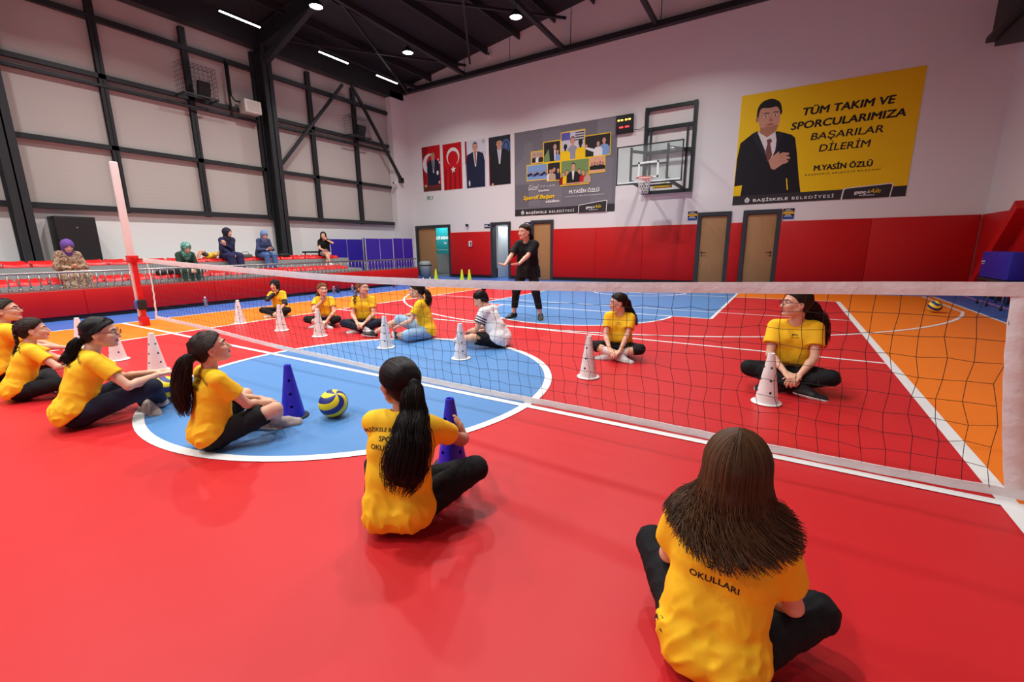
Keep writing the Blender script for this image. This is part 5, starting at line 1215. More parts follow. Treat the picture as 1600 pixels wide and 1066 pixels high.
    if p.get('skirt'):
        pants += p['skirt'](r)
    else:
        for i in (0, 1):
            h, k, a = r.hip[i], r.knee[i], r.ank[i]
            if pl <= 1:
                e = h+(k-h)*pl; pants.append(('cut', h, e, .084*s*loose, .068*s*loose, .03*s)); d = unit(k-h)
                bore.append(('sub', e-d*.02*s, e+d*.06*s, .06*s*loose*fat, .058*s*loose*fat, .003))
            else:
                e = k+(a-k)*(pl-1)
                pants += [('rc', h, k, .084*s*loose, .061*s*loose, .03*s), ('cut', k, e, .060*s*loose, (.062-.018*(pl-1))*s*loose*p.get('flare', 1), .015*s)]
    allp = pants+bore
    zf = -r.loc[2]+.002 if p.get('stand') else p.get('zmin', .003)
    def f_pants(P):
        d = sd_more(P, allp)
        n = noise3(P@A3([[1, .3, 0], [0, 1, .3], [.3, 0, .7]]), seed+31, 60/s, 2)
        d = d+.0035*s*(1.2*np.abs(n)-.4)
        return smax(d, zf-P[:, 2], .003)
    lo, hi = prim_bounds(pants, .03)
    pm = p['pants']; sdf_object(p.get('pants_name', 'trousers'), f_pants, lo, hi, sres, list(pm) if isinstance(pm, (list, tuple)) else [pm], root, p.get('pants_fn'), margin=.01)
    # shoes
    if p.get('shoe') is not None:
        for i in (0, 1):
            a, k, t = r.ank[i], r.knee[i], r.toe[i]; up = unit((k-a)-t*((k-a)@t)); sd = np.cross(t, up)
            pr = []
            for x in (.012, -.012):
                pr += [('rc', a-t*.028*s-up*.02*s+sd*x*s, a+t*.075*s-up*.03*s+sd*x*1.3*s, .030*s, .029*s, .012*s), ('rc', a+t*.075*s-up*.03*s+sd*x*1.3*s, a+t*.145*s-up*.036*s+sd*x*.8*s, .029*s, .024*s, .012*s)]
            pr.append(('rc', a+up*.012*s-t*.008*s, a+t*.05*s-up*.01*s, .036*s, .03*s, .015*s))
            base = a-up*.052*s
            fsh = lambda P, pr=pr, base=base, up=up: smax(sd_prims(P, pr), -((P-A3(base))@A3(up)), .004)
            lo, hi = prim_bounds(pr, .02)
            so = sdf_object('shoe', fsh, lo, hi, max(.005, res), [p['shoe']], root)
            fso = lambda P, pr=pr, base=base, up=up: np.maximum(np.maximum(sd_prims(P, pr)-.004, (P-A3(base+up*.016*s))@A3(up)), -((P-A3(base-up*.008*s))@A3(up)))
            sdf_object('sole', fso, lo, hi, max(.005, res), [p.get('sole', p['shoe'])], so)
    if p.get('sock') is not None:
        for i in (0, 1):
            a, k, t = r.ank[i], r.knee[i], r.toe[i]; up = unit((k-a)-t*((k-a)@t))
            pr = [('cut', a, a+(k-a)*p.get('sock_h', .35), .034*s, .05*s, .01*s), ('rc', a-t*.022*s-up*.025*s, a+t*.125*s-up*.035*s, .031*s, .027*s, .015*s), ('rc', a, a+t*.09*s-up*.028*s, .031*s, .027*s, .015*s)]
            lo, hi = prim_bounds(pr, .02); sdf_object('sock', lambda P, pr=pr: sd_more(P, pr), lo, hi, max(.005, res), [p['sock']], root)
    # ---- hair or scarf
    st = p.get('hair', 'pony'); hm = HAIR[p.get('hair_col', 'dark')]; nst = p.get('strands', 160); rs = np.random.RandomState(seed+5)
    hw = lambda q: r.hc+r.H@(np.asarray(q, float)*hs)
    def push(Q, gap):
        sh_ = Q.shape; P = Q.reshape(-1, 3).astype(np.float32)
        for _ in range(3):
            d0 = f_shirt(P); e = .004
            gr = np.stack([f_shirt(P+A3(np.eye(3)[i]*e))-d0 for i in range(3)], 1)/e
            gr /= np.maximum(np.linalg.norm(gr, axis=1, keepdims=True), 1e-3)
            P = P+gr*np.clip(gap-d0, 0, .03)[:, None]
        return P.reshape(sh_).astype(float)
    if st in ('pony', 'braid', 'bun', 'loose'):
        ex = []; strands = []
        tie = np.array(p.get('tie', (0, -.108, .03)))
        th_ = .0065 if st != 'loose' else .006
        if st == 'pony' or st == 'braid':
            t0 = hw(tie); ch = [hw(tie*.97), hw(tie*1.12)]+[t0+np.asarray(w, float)*s for w in p['pony']]
            n = 9 if st == 'pony' else 14
            pw = p.get('pony_r', .034)*s; cs = push(spline(ch, n), pw*.5)
            if st == 'pony':
                shp = p.get('pony_shape', [.42, .62, .95, 1.0, .35]); kx = [0, .15, .55, .85, 1]
                prof = np.interp(np.linspace(0, 1, n), kx, shp)*pw
                Tn = np.gradient(cs, axis=0); Xn = np.cross(Tn, np.array([0.05, 1, .1])); Xn /= np.linalg.norm(Xn, axis=1)[:, None]
                for o_ in (-.5, 0, .5): ex += chain_prims(cs+Xn*(prof*o_)[:, None], prof*.5)
                m = 18; cl = push(spline(ch, m), pw*.5); T = np.gradient(cl, axis=0); T /= np.linalg.norm(T, axis=1)[:, None]
                X = np.cross(T, np.array([0.05, 1, .1])); X /= np.linalg.norm(X, axis=1)[:, None]; Y = np.cross(T, X)
                pr = np.interp(np.linspace(0, 1, m), kx, [shp[0], shp[1]*1.02, shp[2]*1.06, shp[3]*1.05, shp[4]*1.6])*pw
                ph = rs.uniform(0, 6.28, nst); rad = np.sqrt(rs.uniform(.6, 1.15, nst)); wv = rs.uniform(0, 6.28, nst); am = p.get('wave', .25)
                tt = np.linspace(0, 1, m)
                a = ph[:, None]+.5*np.sin(tt[None]*6+wv[:, None])*tt[None]*am*2
                rr = (rad[:, None]*(1+am*np.sin(tt[None]*11+wv[:, None])*tt[None]))*pr[None]
                S_ = cl[None]+X[None]*(np.cos(a)*rr)[..., None]+Y[None]*(np.sin(a)*rr*.62)[..., None]
                S_ = S_+T[None]*(rs.uniform(-.03, .05, nst)[:, None]*tt[None]**2*s)[..., None]
                strands.append((S_, p.get('strand_r', .0018)*s))
            else:
                for i in range(n-1):
                    q = cs[i]*.5+cs[i+1]*.5; T = unit(cs[i+1]-cs[i]); X = unit(np.cross(T, (0, 1, .2))); sgn = 1 if i % 2 else -1
                    w = pw*(1-.45*i/n)
                    ex.append(('rc', q+X*sgn*w*.5-T*w*.4, q-X*sgn*w*.35+T*w*.5, w*.62, w*.4, .003*s))
                ex.append(('rc', cs[-2], cs[-1]+unit(cs[-1]-cs[-2])*.04*s, pw*.35, pw*.15, .003*s))
        elif st == 'bun':
            ex.append(('el', hw(tie*1.22), (p.get('pony_r', .034)*s,)*3, None, .008*s))
        fcap = p.get('face_line', 0.0); lw = p.get('low', -.078)
        lowf = p.get('loose_len', .30)*s
        if st == 'loose':
            fl = []; m = 16; ng = 30
            def loose_lines(n, jit, rnd):
                out = []
                for i in range(n):
                    u = (i+.5)/n if not rnd else rs.uniform(0, 1)
                    a = math.radians(-128+256*u)            # 0 = straight back
                    dx, dy = math.sin(a), -math.cos(a); pts = []
                    ln = lowf*(1+rs.uniform(-.1, .12)*jit)*(1-.12*abs(math.sin(a)))
                    w0 = rs.uniform(0, 6.28); sgn = 1 if a > 0 else -1; y0 = .75*(-.5+1.3*min(1, abs(a)/2.2))*(1 if not rnd else rs.uniform(.75, 1.2)); jr = 1+(rs.uniform(-.02, .035) if rnd else 0)
                    for t in np.linspace(0, 1, m):
                        if t < .42:
                            R = (np.array([.074, .094, .086]) if not rnd else np.array([.0895, .109, .1015]))*jr
                            w_ = (t/.42)**.9; v0 = unit(np.array([sgn*.05, y0, 1.0])); v1 = unit(np.array([dx, dy, -.08]))
                            vv = unit(v0*(1-w_)+v1*w_+np.array([dx*.5, dy*.3, .35])*w_*(1-w_)*1.6)
                            q = np.array([0, -.016, .026])+vv*R; pts.append(hw(q)); last = q
                        else:
                            v = (t-.42)/.58; base = hw(last)
                            out_ = r.H@np.array([dx, dy, 0]); out_[2] = 0
                            q = base+np.array([0, 0, -ln*v])+out_*(p.get('flare_h', .05)*s*v*v)
                            cu = p.get('curl', .02)*s*max(0, v-.35)*2
                            q = q+np.array([math.cos(w0+9*v), math.sin(w0+9*v), 0])*cu*jit+out_*cu*.6*math.sin(7*v+w0*.3)
                            pts.append(q)
                    out.append(pts)
                return np.array(out)
            gl = loose_lines(ng, .6, False)
            gl = push(gl, .014*s)
            rad = np.interp(np.linspace(0, 1, m), [0, .4, .8, 1], [.012, .014, .013, .004])*s
            for g in gl: ex += chain_prims(g, rad, .012*s)
            strands.append((push(loose_lines(nst, 1.0, True), .012*s), p.get('strand_r', .002)*s))
        def f_hair(P):
            q = hq(P)
            ph = np.arctan2(q[:, 0]-tie[0], q[:, 2]-tie[2]) if st != 'loose' else np.arctan2(q[:, 0], -q[:, 1])
            d = cap_sd(q, th_, lw, fcap)*hs+.0004*np.sin(ph*34+3*np.sin(ph*5))*hs
            if ex: d = smin(d, sd_more(P, ex), .012*s)
            if st == 'loose': pass
            return d+.0015*s*noise3(P, seed+3, 70/s, 1)
        lo, hi = r.hc-.135*hs, r.hc+.135*hs
        if ex: l2, h2 = prim_bounds(ex, .02); lo, hi = np.minimum(lo, l2), np.maximum(hi, h2)
        # combed strands on the skull
        if st != 'loose' and nst > 60:
            m = 9; n = int(nst*1.8); ang = rs.uniform(-1.9, 1.9, n); T0 = unit(tie-np.array([0, -.016, .026])); out = []
            for a in ang:
                aa = abs(a); e = np.array([math.sin(a)*.95, np.interp(aa, [0, .9, 1.5, 1.9], [.95, .78, .50, -.12]), np.interp(aa, [0, .9, 1.5, 1.9], [.46, .36, .06, -.2])])
                e = unit(e+rs.normal(0, .025, 3))
                pts = []
                for t in np.linspace(0, 1, m):
                    v = unit(e*(1-t)+T0*t+np.array([math.sin(a)*.35, 0, math.cos(a)*.45])*t*(1-t)*2)
                    rr = 1/math.sqrt((v[0]/.0865)**2+(v[1]/.1055)**2+(v[2]/.0945)**2)
                    pts.append(hw(np.array([0, -.016, .026])+v*rr*(np.interp(t, [0, .18, 1], [.94, 1.0, .99])+rs.uniform(-.004, .016))))
                out.append(pts)
            strands.append((np.array(out), .0021*s))
        parts = [(*surface_net(f_hair, lo, hi, p.get('hres', .007), .012), 0)]
        for S_, rr in strands:
            if nst > 0:
                parts.append((*strand_tubes(S_[::3], rr), 0)); parts.append((*strand_tubes(S_[1::3], rr), 1)); parts.append((*strand_tubes(S_[2::3], rr), 2))
        hc_ = p.get('hair_col', 'dark')
        mesh_quads('hair', parts, [hm, HAIR[hc_+'_b'], HAIR[hc_+'_c']], root)
        if st in ('pony', 'braid', 'bun') and p.get('tie_col') is not None:
            mb = MB(); c = hw(tie*(1.08 if st == 'bun' else 1.03)); ax = Vector(r.H@unit(tie)); e1 = ax.orthogonal().normalized(); e2 = ax.cross(e1); R = .024*s if st == 'bun' else p.get('tie_r', .021)*s
            mb.tube([Vector(c)+e1*math.cos(t)*R+e2*math.sin(t)*R for t in np.linspace(0, 6.2832, 14, endpoint=False)], .008*s, p['tie_col'], 6, closed=True)
            mb.build('hair_tie', root)
    elif st == 'hijab':
        hmats = p['scarf']; hm2 = hmats if isinstance(hmats, (list, tuple)) else [hmats]
        pr = [('rc', hw((0, -.02, -.05)), S[3]+C@np.array([0, .0, -.03])*s, .075*s, .085*s, .03*s),
              ('rc', S[3]+C@np.array([.03, .03, -.03])*s, S[3]+C@np.array([.02, .075, -p.get('drape', .12)])*s, .07*s, .04*s, .03*s),
              ('rc', S[3]+C@np.array([-.03, .03, -.03])*s, S[3]+C@np.array([-.02, .075, -p.get('drape', .12)])*s, .07*s, .04*s, .03*s),
              ('rc', S[3]+C@np.array([.09, -.01, -.05])*s, S[3]+C@np.array([-.09, -.01, -.05])*s, .062*s, .062*s, .03*s),
              ('rc', S[3]+C@np.array([.03, -.05, -.04])*s, S[3]+C@np.array([.03, -.08, -p.get('drape', .12)])*s, .06*s, .035*s, .03*s)]
        if p.get('short_scarf'): pr = pr[:1]
        def f_scarf(P):
            q = hq(P)
            d = sd_el(q, (0, -.016, .012), (.092, .112, .108))*hs
            d = smin(d, sd_more(P, pr), .03*s)
            fc = sd_el(q, (0, .112, -.022), (.052, .072, .075))*hs
            d = smax(d, -fc, .008*s)
            n = noise3(P@A3([[1, 0, .2], [0, 1, .4], [.3, .2, .5]]), seed+2, 60/s, 2)
            return d+.003*s*(1.3*np.abs(n)-.4)
        lo, hi = prim_bounds(pr, .03); lo = np.minimum(lo, r.hc-.14*hs); hi = np.maximum(hi, r.hc+.14*hs)
        sdf_object('headscarf', f_scarf, lo, hi, sres, hm2, root, p.get('scarf_fn'), margin=.01)
    if p.get('glasses') is not None:
        mb = MB()
        for sx in (1, -1):
            mb.tube([Vector(hw((sx*.032+.021*math.cos(t), .102-.004*math.cos(t)*sx, .001+.018*math.sin(t)))) for t in np.linspace(0, 6.2832, 18, endpoint=False)], .0016*s, p['glasses'], 5, closed=True)
            mb.tube([hw((sx*.053, .098, .004)), hw((sx*.072, .07, .008)), hw((sx*.080, -.002, .004))], .0016*s, p['glasses'], 5)
        mb.tube([hw((-.011, .104, .004)), hw((0, .107, .006)), hw((.011, .104, .004))], .0016*s, p['glasses'], 5)
        mb.build('glasses', root)
    # lettering on the back of the shirt: laid on the cloth
    for (txt, size, ctr, bold, arc) in p.get('print', []):
        V, Fc = text_mesh(txt, size*s, 'CENTER', bold*size*s)
        side_ = p.get('print_side', -1)
        pts = []
        for v in V:
            x, y = v.x, v.y
            if arc: y += -arc*x*x/s
            q = S[2]+C@(np.array([ctr[0]*s+x*(1 if side_ < 0 else -1), side_*.25*s, ctr[1]*s+y])); pts.append(q)
        P = np.array(pts, np.float32); dirv = A3(C@np.array([0, -side_, 0.0]))
        for _ in range(28): P = P+dirv*np.clip(f_shirt(P)-.0012, -.01, .05)[:, None]*.85
        me = D.meshes.new('print'); me.from_pydata([tuple(q) for q in P], [], Fc); me.materials.append(p.get('print_mat', INK))
        oo = link('shirt_print', me, sh)
    return root, r
INK = mat('ink', rgb(24, 22, 22), .7)
# ------------------------------------------------------------------ the children on the floor, the coach and the people on the stand
YEL = mat('yellow_jersey', rgb(252, 200, 38), .75, spec=.25, bump=(420, .12), var=(5, .04))
WHT = mat('white_jersey', rgb(236, 236, 238), .75, spec=.25, bump=(400, .1))
BLK = mat('black_cloth', rgb(22, 22, 25), .8, spec=.25, bump=(300, .1))
NAVY = mat('navy_cloth', rgb(27, 31, 50), .8, spec=.25, bump=(300, .1))
JEAN = mat('pale_denim', rgb(150, 182, 212), .85, spec=.2, bump=(300, .15), var=(14, .08))
SHOEW = mat('white_trainer', rgb(205, 205, 205), .5, bump=(120, .1)); SHOEB = mat('black_trainer', rgb(24, 25, 28), .5, bump=(120, .1)); SHOEG = mat('grey_knit_trainer', rgb(176, 162, 156), .7, bump=(200, .3), var=(160, .2))
SOLEW = mat('white_sole', rgb(220, 220, 218), .5); SOLEG = mat('lime_sole', rgb(190, 214, 60), .5)
SOCK = mat('white_sock', rgb(225, 222, 220), .85)
REDB = mat('red_band', rgb(190, 24, 34), .7); PINKB = mat('pink_band', rgb(205, 96, 110), .7); WHB = mat('pale_band', rgb(206, 214, 222), .7)
FRAME = mat('spectacle_frame', rgb(22, 20, 22), .3)
TEXT3 = [('BAŞİSKELE BELEDİYESİ', .0235, (0, .085), .014, 2.6), ('SPOR', .030, (0, .045), .016, 0), ('OKULLARI', .030, (0, .008), .016, 0)]
MARKK = [('K', .06, (-.15, -.27), .02, 0)]
DOWN = ((-.2, .9, -.35), (0, -.3, -1), 22)
LAP = ((( -.6, .7, -.35), (0, -.4, -1), 28), ((.6, .7, -.35), (0, -.4, -1), 28))
LOGO = [('genç', .022, (0, .035), .012, 0), ('spor okulları', .011, (.0, .018), .01, 0)]

def kid(**k):
    d = dict(s=1.0, shirt=YEL, pants=BLK, palm=LAP, res=.007, cres=.009); d.update(k); return d
PEOPLE = [
 # near row, seen from behind
 kid(key='A', label='person in yellow jersey with long loose brown hair seated nearest the camera', loc=(3.39, -1.645, 0), th=3, s=.93, lean=(2, 6, 8), side=2.0, head=(-3, 2, 0),
     knee=((.27, .23, .17), (-.27, .24, .20)), hand=((.10, .27, .15), (-.10, .28, .15)), hair='loose', hair_col='brown', loose_len=.208, strands=2600, curl=.026, flare_h=.05, flare=1.1,
     print=TEXT3[:1]+[('SPOR', .030, (0, -.005), .016, 0), ('OKULLARI', .030, (-.01, -.05), .016, 0)]+MARKK, res=.006, cres=.006, hres=.006, seed=3, shoe=SHOEB, sole=SOLEW, hs=1.03, build=1.02),
 kid(key='B', label='person in yellow jersey with long black ponytail holding a blue cone', loc=(2.085, -1.635, 0), th=-32, s=1.0, lean=(4, 6, 12), side=4, twist=6, head=(-44, -4, 0),
     knee=((.33, .16, .20), (-.19, .30, .15)), ua=.255, fa=.225, hand=((.26, .42, .25), (.10, .42, .20)), pole=((.9, -.4, -.5), (-.7, -.5, -.4)),
     palm=(((-.3, .6, .5), (-1, .1, 0), 10), ((.3, .8, .2), (1, .2, 0), 15)),
     tie=(0, -.105, -.005), pony=((.01, -.035, -.04), (.015, -.05, -.14), (-.005, -.05, -.26), (-.03, -.045, -.40)), pony_r=.088, pony_shape=[.4, .42, .6, 1.0, .4], hair='pony', hair_col='black', strands=520, wave=.18,
     print=[(t, z_, (c[0]-.035, c[1]-.02), o_, a_*.5) for t, z_, c, o_, a_ in TEXT3], res=.006, cres=.006, hres=.006, seed=5, shoe=SHOEB, sole=SOLEW, skin=SKIN_TAN),
 kid(key='C', label='person in yellow jersey with black shorts and wavy ponytail beside the blue cone and ball', loc=(.415, -1.66, 0), th=8, s=.97, lean=(6, 8, 6), head=(12, 14, 0),
     knee=((.22, .33, .22), (-.22, .30, .24)), ankle=((.02, .40, .06), (-.08, .33, .05)), toe=((.35, .6, -.1), (.5, .5, -.1)), hand=((.05, .36, .22), (-.03, .34, .24)), palm=(((-.7, .6, -.2), (0, -.3, -1), 25), ((.7, .6, -.2), (0, -.3, -1), 25)),
     tie=(0, -.105, -.015), pony=((0, -.05, -.035), (-.02, -.075, -.13), (-.035, -.085, -.24), (-.04, -.085, -.34)), pony_r=.066, hair='pony', hair_col='dark', strands=480, wave=.45, tie_col=PINKB,
     plen=.82, print=TEXT3, res=.006, cres=.006, hres=.006, seed=7, shoe=SHOEG, sole=SHOEW),
 kid(key='D', label='person in yellow jersey and navy trousers with glasses and low black ponytail', loc=(-.84, -1.99, 0), th=10, s=1.05, lean=(14, 22, 22), head=(22, -4, 0), neck=(0, .035, .04),
     knee=((.18, .40, .22), (-.24, .34, .20)), ankle=((-.02, .46, .06), (.04, .38, .05)), ua=.265, fa=.23, hand=((.12, .46, .29), (.0, .45, .29)), palm=(((-.15, 1, .05), (0, -.2, -1), 20), ((.2, 1, .05), (0, -.2, -1), 20)),
     tie=(0, -.10, -.055), pony=((0, -.04, -.02), (-.005, -.06, -.07), (-.01, -.08, -.13)), pony_r=.05, hair='pony', hair_col='black', strands=420, wave=.3, tie_col=WHB, glasses=FRAME,
     pants=NAVY, print=TEXT3, res=.006, cres=.006, hres=.006, seed=11, shoe=SHOEG, sole=SHOEW),
 kid(key='E', label='person in yellow jersey with a dark braid hanging down the back', loc=(-2.05, -2.05, 0), th=5, s=.92, lean=(14, 20, 20), head=(14, 2, 0), hand=((.2, .45, .28), (.1, .46, .26)), palm=(((-.1, 1, .1), (0, -.2, -1), 20), ((.1, 1, .1), (0, -.2, -1), 20)),
     tie=(0, -.10, .035), pony=((.005, -.02, -.06), (.01, -.02, -.14), (.015, -.03, -.21)), pony_r=.036, hair='braid', hair_col='dark', strands=300, tie_col=PINKB, print=TEXT3, seed=13, shoe=SHOEW, sole=SOLEW, res=.006, cres=.007, hres=.006),
 kid(key='F', label='person with glasses and dark ponytail at the far left end of the near row', loc=(-3.05, -1.98, 0), th=0, s=1.05, lean=(8, 12, 12), head=(30, 8, 0), hand=((.2, .42, .26), (.1, .42, .24)),
     tie=(0, -.105, .01), pony=((0, -.05, -.04), (0, -.06, -.12), (0, -.06, -.20)), pony_r=.05, hair='pony', hair_col='dark', strands=300, glasses=FRAME, tie_col=PINKB, seed=17, shoe=SHOEW, sole=SOLEW, res=.006, cres=.008),
 # far row, facing the camera
 kid(key='G', label='person in yellow jersey over black sleeves with black headscarf, fist at chin', loc=(-4.78, 1.92, 0), th=150, s=.91, lean=(8, 12, 10), head=(0, -4, 0), hair='hijab', scarf=[BLK], short_scarf=True,
     hand=((.0, .15, .50), (-.12, .32, .13)), palm=(((-.2, .3, 1), (0, -1, .2), 70), ((.4, .8, -.3), (0, -.3, -1), 25)), pole=((.5, .6, -.6), (-.9, -.2, -.3)), seed=19, shoe=SHOEW, sole=SOLEW, arm_black=True, sleeve=1.95),
 kid(key='H', label='person in yellow jersey with long light brown hair resting chin on hand', loc=(-2.97, 1.65, 0), th=150, s=.93, lean=(10, 16, 12), head=(-42, 2, 0), hair='pony', hair_col='light', tie=(0, -.095, -.02), pony=((.02, -.02, -.06), (.05, -.01, -.15), (.06, .0, -.22)), pony_r=.06, strands=260, wave=.4,
     hand=((-.0, .16, .46), (-.12, .33, .13)), palm=(((-.1, .2, 1), (0, -1, .2), 60), ((.4, .8, -.3), (0, -.3, -1), 25)), pole=((.5, .6, -.7), (-.9, -.2, -.3)), plen=1.35, seed=23, shoe=SHOEW, sole=SOLEW, sock=SOCK),
 kid(key='I', label='person in yellow jersey and navy trousers with a braid over the shoulder', loc=(-2.06, 1.68, 0), th=146, s=1.0, lean=(4, 6, 8), head=(-55, 4, 0), hair='braid', hair_col='light', tie=(0, -.098, -.01), pony=((.03, .03, -.05), (.05, .08, -.13), (.05, .10, -.21)), pony_r=.034, strands=200,
     hand=((.05, .30, .17), (-.06, .30, .16)), pants=NAVY, flare=1.3, seed=29, shoe=SHOEW, sole=SHOEB),
 kid(key='J', label='person in yellow jersey and pale denim shorts stretching one leg forward', loc=(-.78, 1.66, 0), th=232, s=1.03, lean=(6, 8, 8), twist=6, head=(0, -6, 0), eyes='down', hair='pony', hair_col='dark', tie=(0, -.105, -.02), pony=((-.01, -.04, -.04), (-.02, -.05, -.11), (-.02, -.05, -.17)), pony_r=.055, strands=260, wave=.45,
     knee=((.10, .36, .25), (-.28, .22, .10)), ankle=((.16, .74, .06), (.0, .40, .06)), toe=((.2, 1, .15), (1, .3, -.1)), hand=((.20, .34, .28), (-.12, .36, .20)), pants=JEAN, plen=1.12, ploose=1.2, seed=31, shoe=SHOEB, sole=SOLEW, pants_name='shorts'),
 kid(key='K', label='person in white jersey with black sleeve stripes and red banded hair bun', loc=(.41, 1.70, 0), th=262, s=.98, build=1.2, fat=1.12, lean=(16, 24, 20), head=(-8, -30, 0), neck=(0, .03, .04), eyes='down', hair='bun', hair_col='black', tie=(0, -.088, .078), pony_r=.032, strands=220, tie_col=REDB,
     knee=((.26, .26, .16), (-.28, .24, .15)), ankle=((.02, .52, .06), (-.12, .54, .06)), hand=((.08, .38, .20), (-.10, .38, .20)), stripes=True, shirt=WHT, plen=.85, ploose=1.15, seed=37, shoe=SHOEW, sole=SOLEW, pants_name='shorts'),
 kid(key='L', label='person in yellow jersey with dark ponytail and hair clips behind the third cone from right', loc=(1.91, 1.99, 0), th=172, s=.95, lean=(4, 6, 8), head=(62, -4, 0), hair='pony', hair_col='dark', tie=(0, -.105, .0), pony=((-.01, -.03, -.05), (-.03, -.02, -.15), (-.04, .0, -.25)), pony_r=.044, strands=240,
     hand=((.06, .30, .14), (-.06, .32, .13)), plen=1.2, seed=41, shoe=SHOEW, sole=SOLEW, sock=SOCK, sock_h=.6, print=LOGO, print_side=1),
 kid(key='M', label='person in yellow jersey with glasses and long ponytail behind the rightmost white cone', loc=(3.58, 1.68, 0), th=176, s=1.12, lean=(3, 5, 6), head=(68, 4, 0), hair='pony', hair_col='dark', tie=(0, -.105, -.01), pony=((-.03, -.03, -.06), (-.06, -.01, -.16), (-.06, .0, -.28)), pony_r=.056, strands=320, wave=.35, glasses=FRAME,
     knee=((.29, .22, .16), (-.24, .24, .15)), hand=((.05, .30, .17), (-.04, .30, .16)), seed=43, shoe=SHOEB, sole=SOLEW, print=LOGO, print_side=1, res=.006, cres=.008),
]
# ---- the coach and the people on the stand
FLOR = mat('floral_cloth', rgb(150, 122, 98), .85); SCG = mat('green_scarf', rgb(60, 132, 118), .8)
def _pattern(m, cols, scale):
    nt = m.node_tree; b = nt.nodes['Principled BSDF']; tc = nt.nodes.new('ShaderNodeTexCoord'); n = nt.nodes.new('ShaderNodeTexNoise'); n.inputs['Scale'].default_value = scale; n.inputs['Detail'].default_value = 2
    r = nt.nodes.new('ShaderNodeValToRGB'); r.color_ramp.interpolation = 'CONSTANT'; e = r.color_ramp.elements
    while len(e) < len(cols): e.new(.5)
    for i, c in enumerate(cols): e[i].position = 0 if i == 0 else .36+.28*(i-1)/(len(cols)-1); e[i].color = c
    nt.links.new(tc.outputs['Object'], n.inputs['Vector']); nt.links.new(n.outputs[0], r.inputs[0]); nt.links.new(r.outputs[0], b.inputs['Base Color'])
_pattern(FLOR, [rgb(86, 62, 52), rgb(176, 152, 122), rgb(150, 126, 100), rgb(192, 174, 146), rgb(146, 72, 66), rgb(112, 98, 72)], 16)
_pattern(SCG, [rgb(40, 96, 84), rgb(84, 156, 140), rgb(52, 118, 104), rgb(140, 186, 176)], 14)
PURP = mat('purple_scarf', rgb(104, 68, 150), .8); NAVS = mat('navy_scarf', rgb(28, 24, 48), .8); NAVD = mat('navy_dress', rgb(30, 34, 78), .85); BLUS = mat('pale_blue_scarf', rgb(108, 142, 192), .8); DENJ = mat('denim_jacket', rgb(54, 68, 108), .85); DENP = mat('denim_trousers', rgb(74, 108, 162), .85); DGRN = mat('dark_green_dress', rgb(30, 58, 46), .85); LDEN = mat('light_denim', rgb(150, 160, 176), .85); YELC = mat('child_yellow', rgb(232, 190, 36), .8); CAMO = mat('child_shorts', rgb(92, 92, 82), .85); BLKT = mat('black_tee', rgb(20, 20, 22), .8, spec=.25, bump=(300, .1))
def long_skirt(r):
    s = r.s; q = []
    for i in (0, 1): q += [('rc', r.hip[i], r.knee[i], .115*s, .10*s, .05*s), ('cut', r.knee[i], r.ank[i], .10*s, .115*s, .05*s)]
    return q
PHONE = (((-.35, .9, .1), (.4, .1, .9), 30), ((.35, .9, .1), (-.4, .1, .9), 30))
SEATK, SEATA, SEATT = ((.10, .36, .09), (-.10, .36, .09)), ((.10, .38, -.26), (-.10, .38, -.26)), ((.1, 1, -.1), (-.1, 1, -.1))
def sitter(**k):
    d = dict(s=1.1, knee=SEATK, ankle=SEATA, toe=SEATT, palm=PHONE, sleeve=1.95, zmin=-9, res=.009, cres=.011, strands=0, front_hem=-9, zfloor=-.06, th=90, shoe=SHOEB, loose=.012); d.update(k); return d
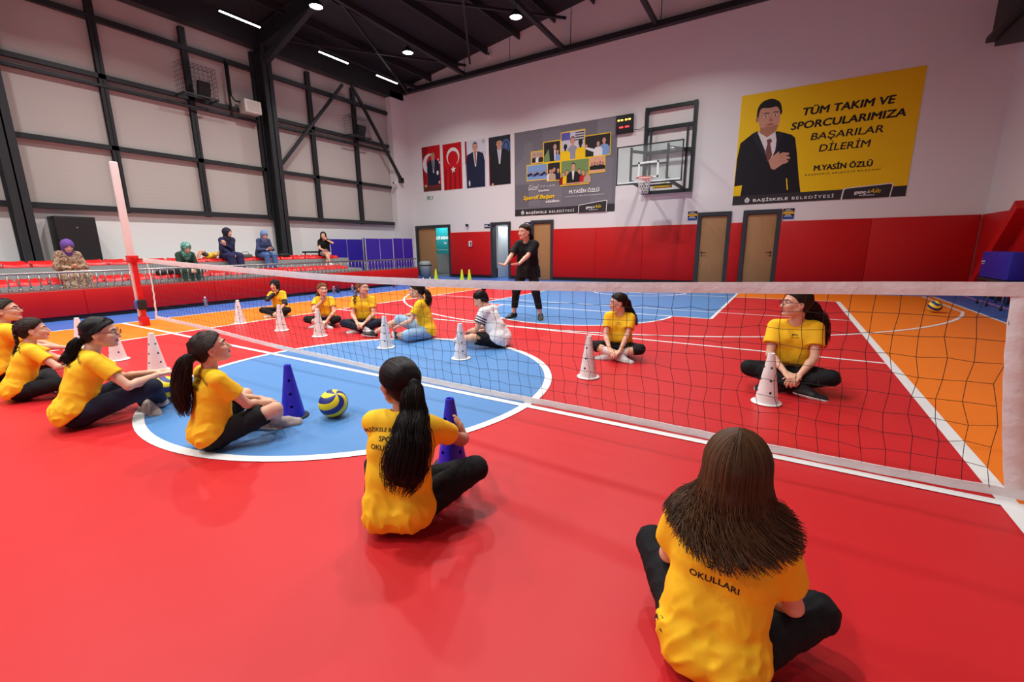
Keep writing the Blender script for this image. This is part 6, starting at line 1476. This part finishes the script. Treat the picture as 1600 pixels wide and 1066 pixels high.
PEOPLE += [
 dict(key='N', label='person coaching in black t-shirt and leggings, both arms held out', loc=(-.36, 3.82, 0), th=172, s=1.16, pz=.86, stand=True, lean=(4, 10, 14), side=-1, head=(24, -2, 0), neck=(0, .02, .042), build=1.14, fat=1.02,
      knee=((.17, .05, .415), (-.15, .05, .415)), ankle=((.235, .0, .062), (-.20, -.01, .062)), toe=((.5, 1, -.15), (-.35, 1, -.15)), hand=((.19, .40, .83), (-.02, .42, .83)), palm=(((.25, 1, .08), (-.25, .1, 1), 6), ((.15, 1, -.05), (.3, .15, 1), 8)), spread=.3, pole=((.5, -.6, -.6), (-.5, -.6, -.6)),
      ua=.235, fa=.215, hair='pony', hair_col='dark', tie=(0, -.10, -.03), pony=((0, -.03, -.04), (.0, -.04, -.10), (.0, -.05, -.16)), pony_r=.045, strands=260, shirt=BLKT, sleeve=.85, hem=.11, pants=BLK, plen=1.88, ploose=1.02, flare=.92, shoe=SHOEB, sole=SOLEG, seed=51, res=.007, cres=.009, hs=1.0),
 sitter(key='O', label='person in purple headscarf and floral dress looking at a phone on the lower seats', loc=(-9.09, .08, .68), lean=(8, 14, 18), head=(0, -28, 0), eyes='down', hair='hijab', scarf=[PURP], short_scarf=True, shirt=FLOR, pants=FLOR, skirt=long_skirt, hand=((.05, .26, .24), (-.05, .26, .24)), pants_name='skirt', shirt_name='dress_top', seed=61, build=1.1),
 sitter(key='P', label='person in green headscarf leaning forward on the lower seats', loc=(-9.09, 2.12, .67), lean=(18, 30, 34), head=(0, -25, 0), eyes='down', hair='hijab', scarf=[SCG], drape=.2, shirt=DGRN, pants=DGRN, skirt=long_skirt, hand=((.04, .40, .14), (-.04, .40, .14)), palm=(((-.6, .7, -.3), (0, -.3, -1), 25), ((.6, .7, -.3), (0, -.3, -1), 25)), pants_name='skirt', shirt_name='dress_top', seed=62),
 sitter(key='Q', label='person in navy headscarf and navy clothes with a child lying alongside', loc=(-10.02, 3.62, 1.0), lean=(6, 10, 12), head=(-28, -2, 0), hair='hijab', scarf=[NAVS], drape=.2, shirt=NAVD, pants=NAVD, skirt=None, ploose=1.35, flare=1.5, hand=((.06, .30, .13), (.14, .22, .36)), palm=(((-.2, 1, -.3), (0, -.3, -1), 30), ((.3, .4, .8), (0, -1, .3), 40)), build=1.15, seed=63, s=1.13),
 sitter(key='R', label='person in pale blue headscarf and denim looking at a phone on the upper seats', loc=(-10.02, 4.62, 1.0), lean=(10, 16, 20), head=(10, -26, 0), eyes='down', hair='hijab', scarf=[BLUS], short_scarf=True, shirt=DENJ, pants=DENP, ploose=1.2, flare=1.2, hand=((.05, .30, .24), (-.04, .30, .24)), build=1.1, seed=64),
 sitter(key='S', label='person in black top and denim shorts with crossed legs at the end of upper seats', loc=(-10.02, 6.72, 1.0), s=1.06, th=112, lean=(6, 10, 10), head=(18, 4, 0), hair='loose', loose_len=.22, hair_col='black', shirt=BLKT, sleeve=.6, pants=LDEN, plen=.55, hand=((.06, .34, .20), (-.06, .17, .53)), palm=(((0, 1, 0), (-.3, 0, 1), 25), ((.2, .1, 1), (.6, -.8, 0), 55)), pole=((.6, -.4, -.5), (-.8, .5, -.5)),
        knee=((.05, .38, .13), (-.06, .36, .10)), ankle=((-.05, .46, -.21), (.08, .40, -.25)), shoe=SHOEW, strands=300, curl=.012, pants_name='shorts', seed=65),
 sitter(key='T', label='small person in yellow top and shorts lying on the upper seats', loc=(-10.05, 3.12, 1.04), s=.62, th=180, lean=(-78, -80, -76), head=(0, 76, 0), neck=(0, -.045, .02), pz=.07, hair='bun', tie=(0, -.09, .03), pony_r=.01, hair_col='dark', shirt=YELC, sleeve=.6, pants=CAMO, plen=.8, pants_name='shorts', knee=((.11, .26, .32), (-.10, .26, .33)), ankle=((.10, .42, .03), (-.10, .42, .03)), toe=((0, 1, -.1), (0, 1, -.1)), hand=((.12, -.16, .24), (-.12, -.16, .24)), palm=(((-.8, -.2, 0), (0, 0, -1), 20), ((.8, -.2, 0), (0, 0, -1), 20)), shoe=None, seed=66, zmin=-.02, zfloor=-.04, cat='person'),
]
import time as _t
for _p in PEOPLE:
    _p = dict(_p); _k = _p.pop('key'); _t0 = _t.time(); person(_p); print('built', _k, round(_t.time()-_t0, 1))
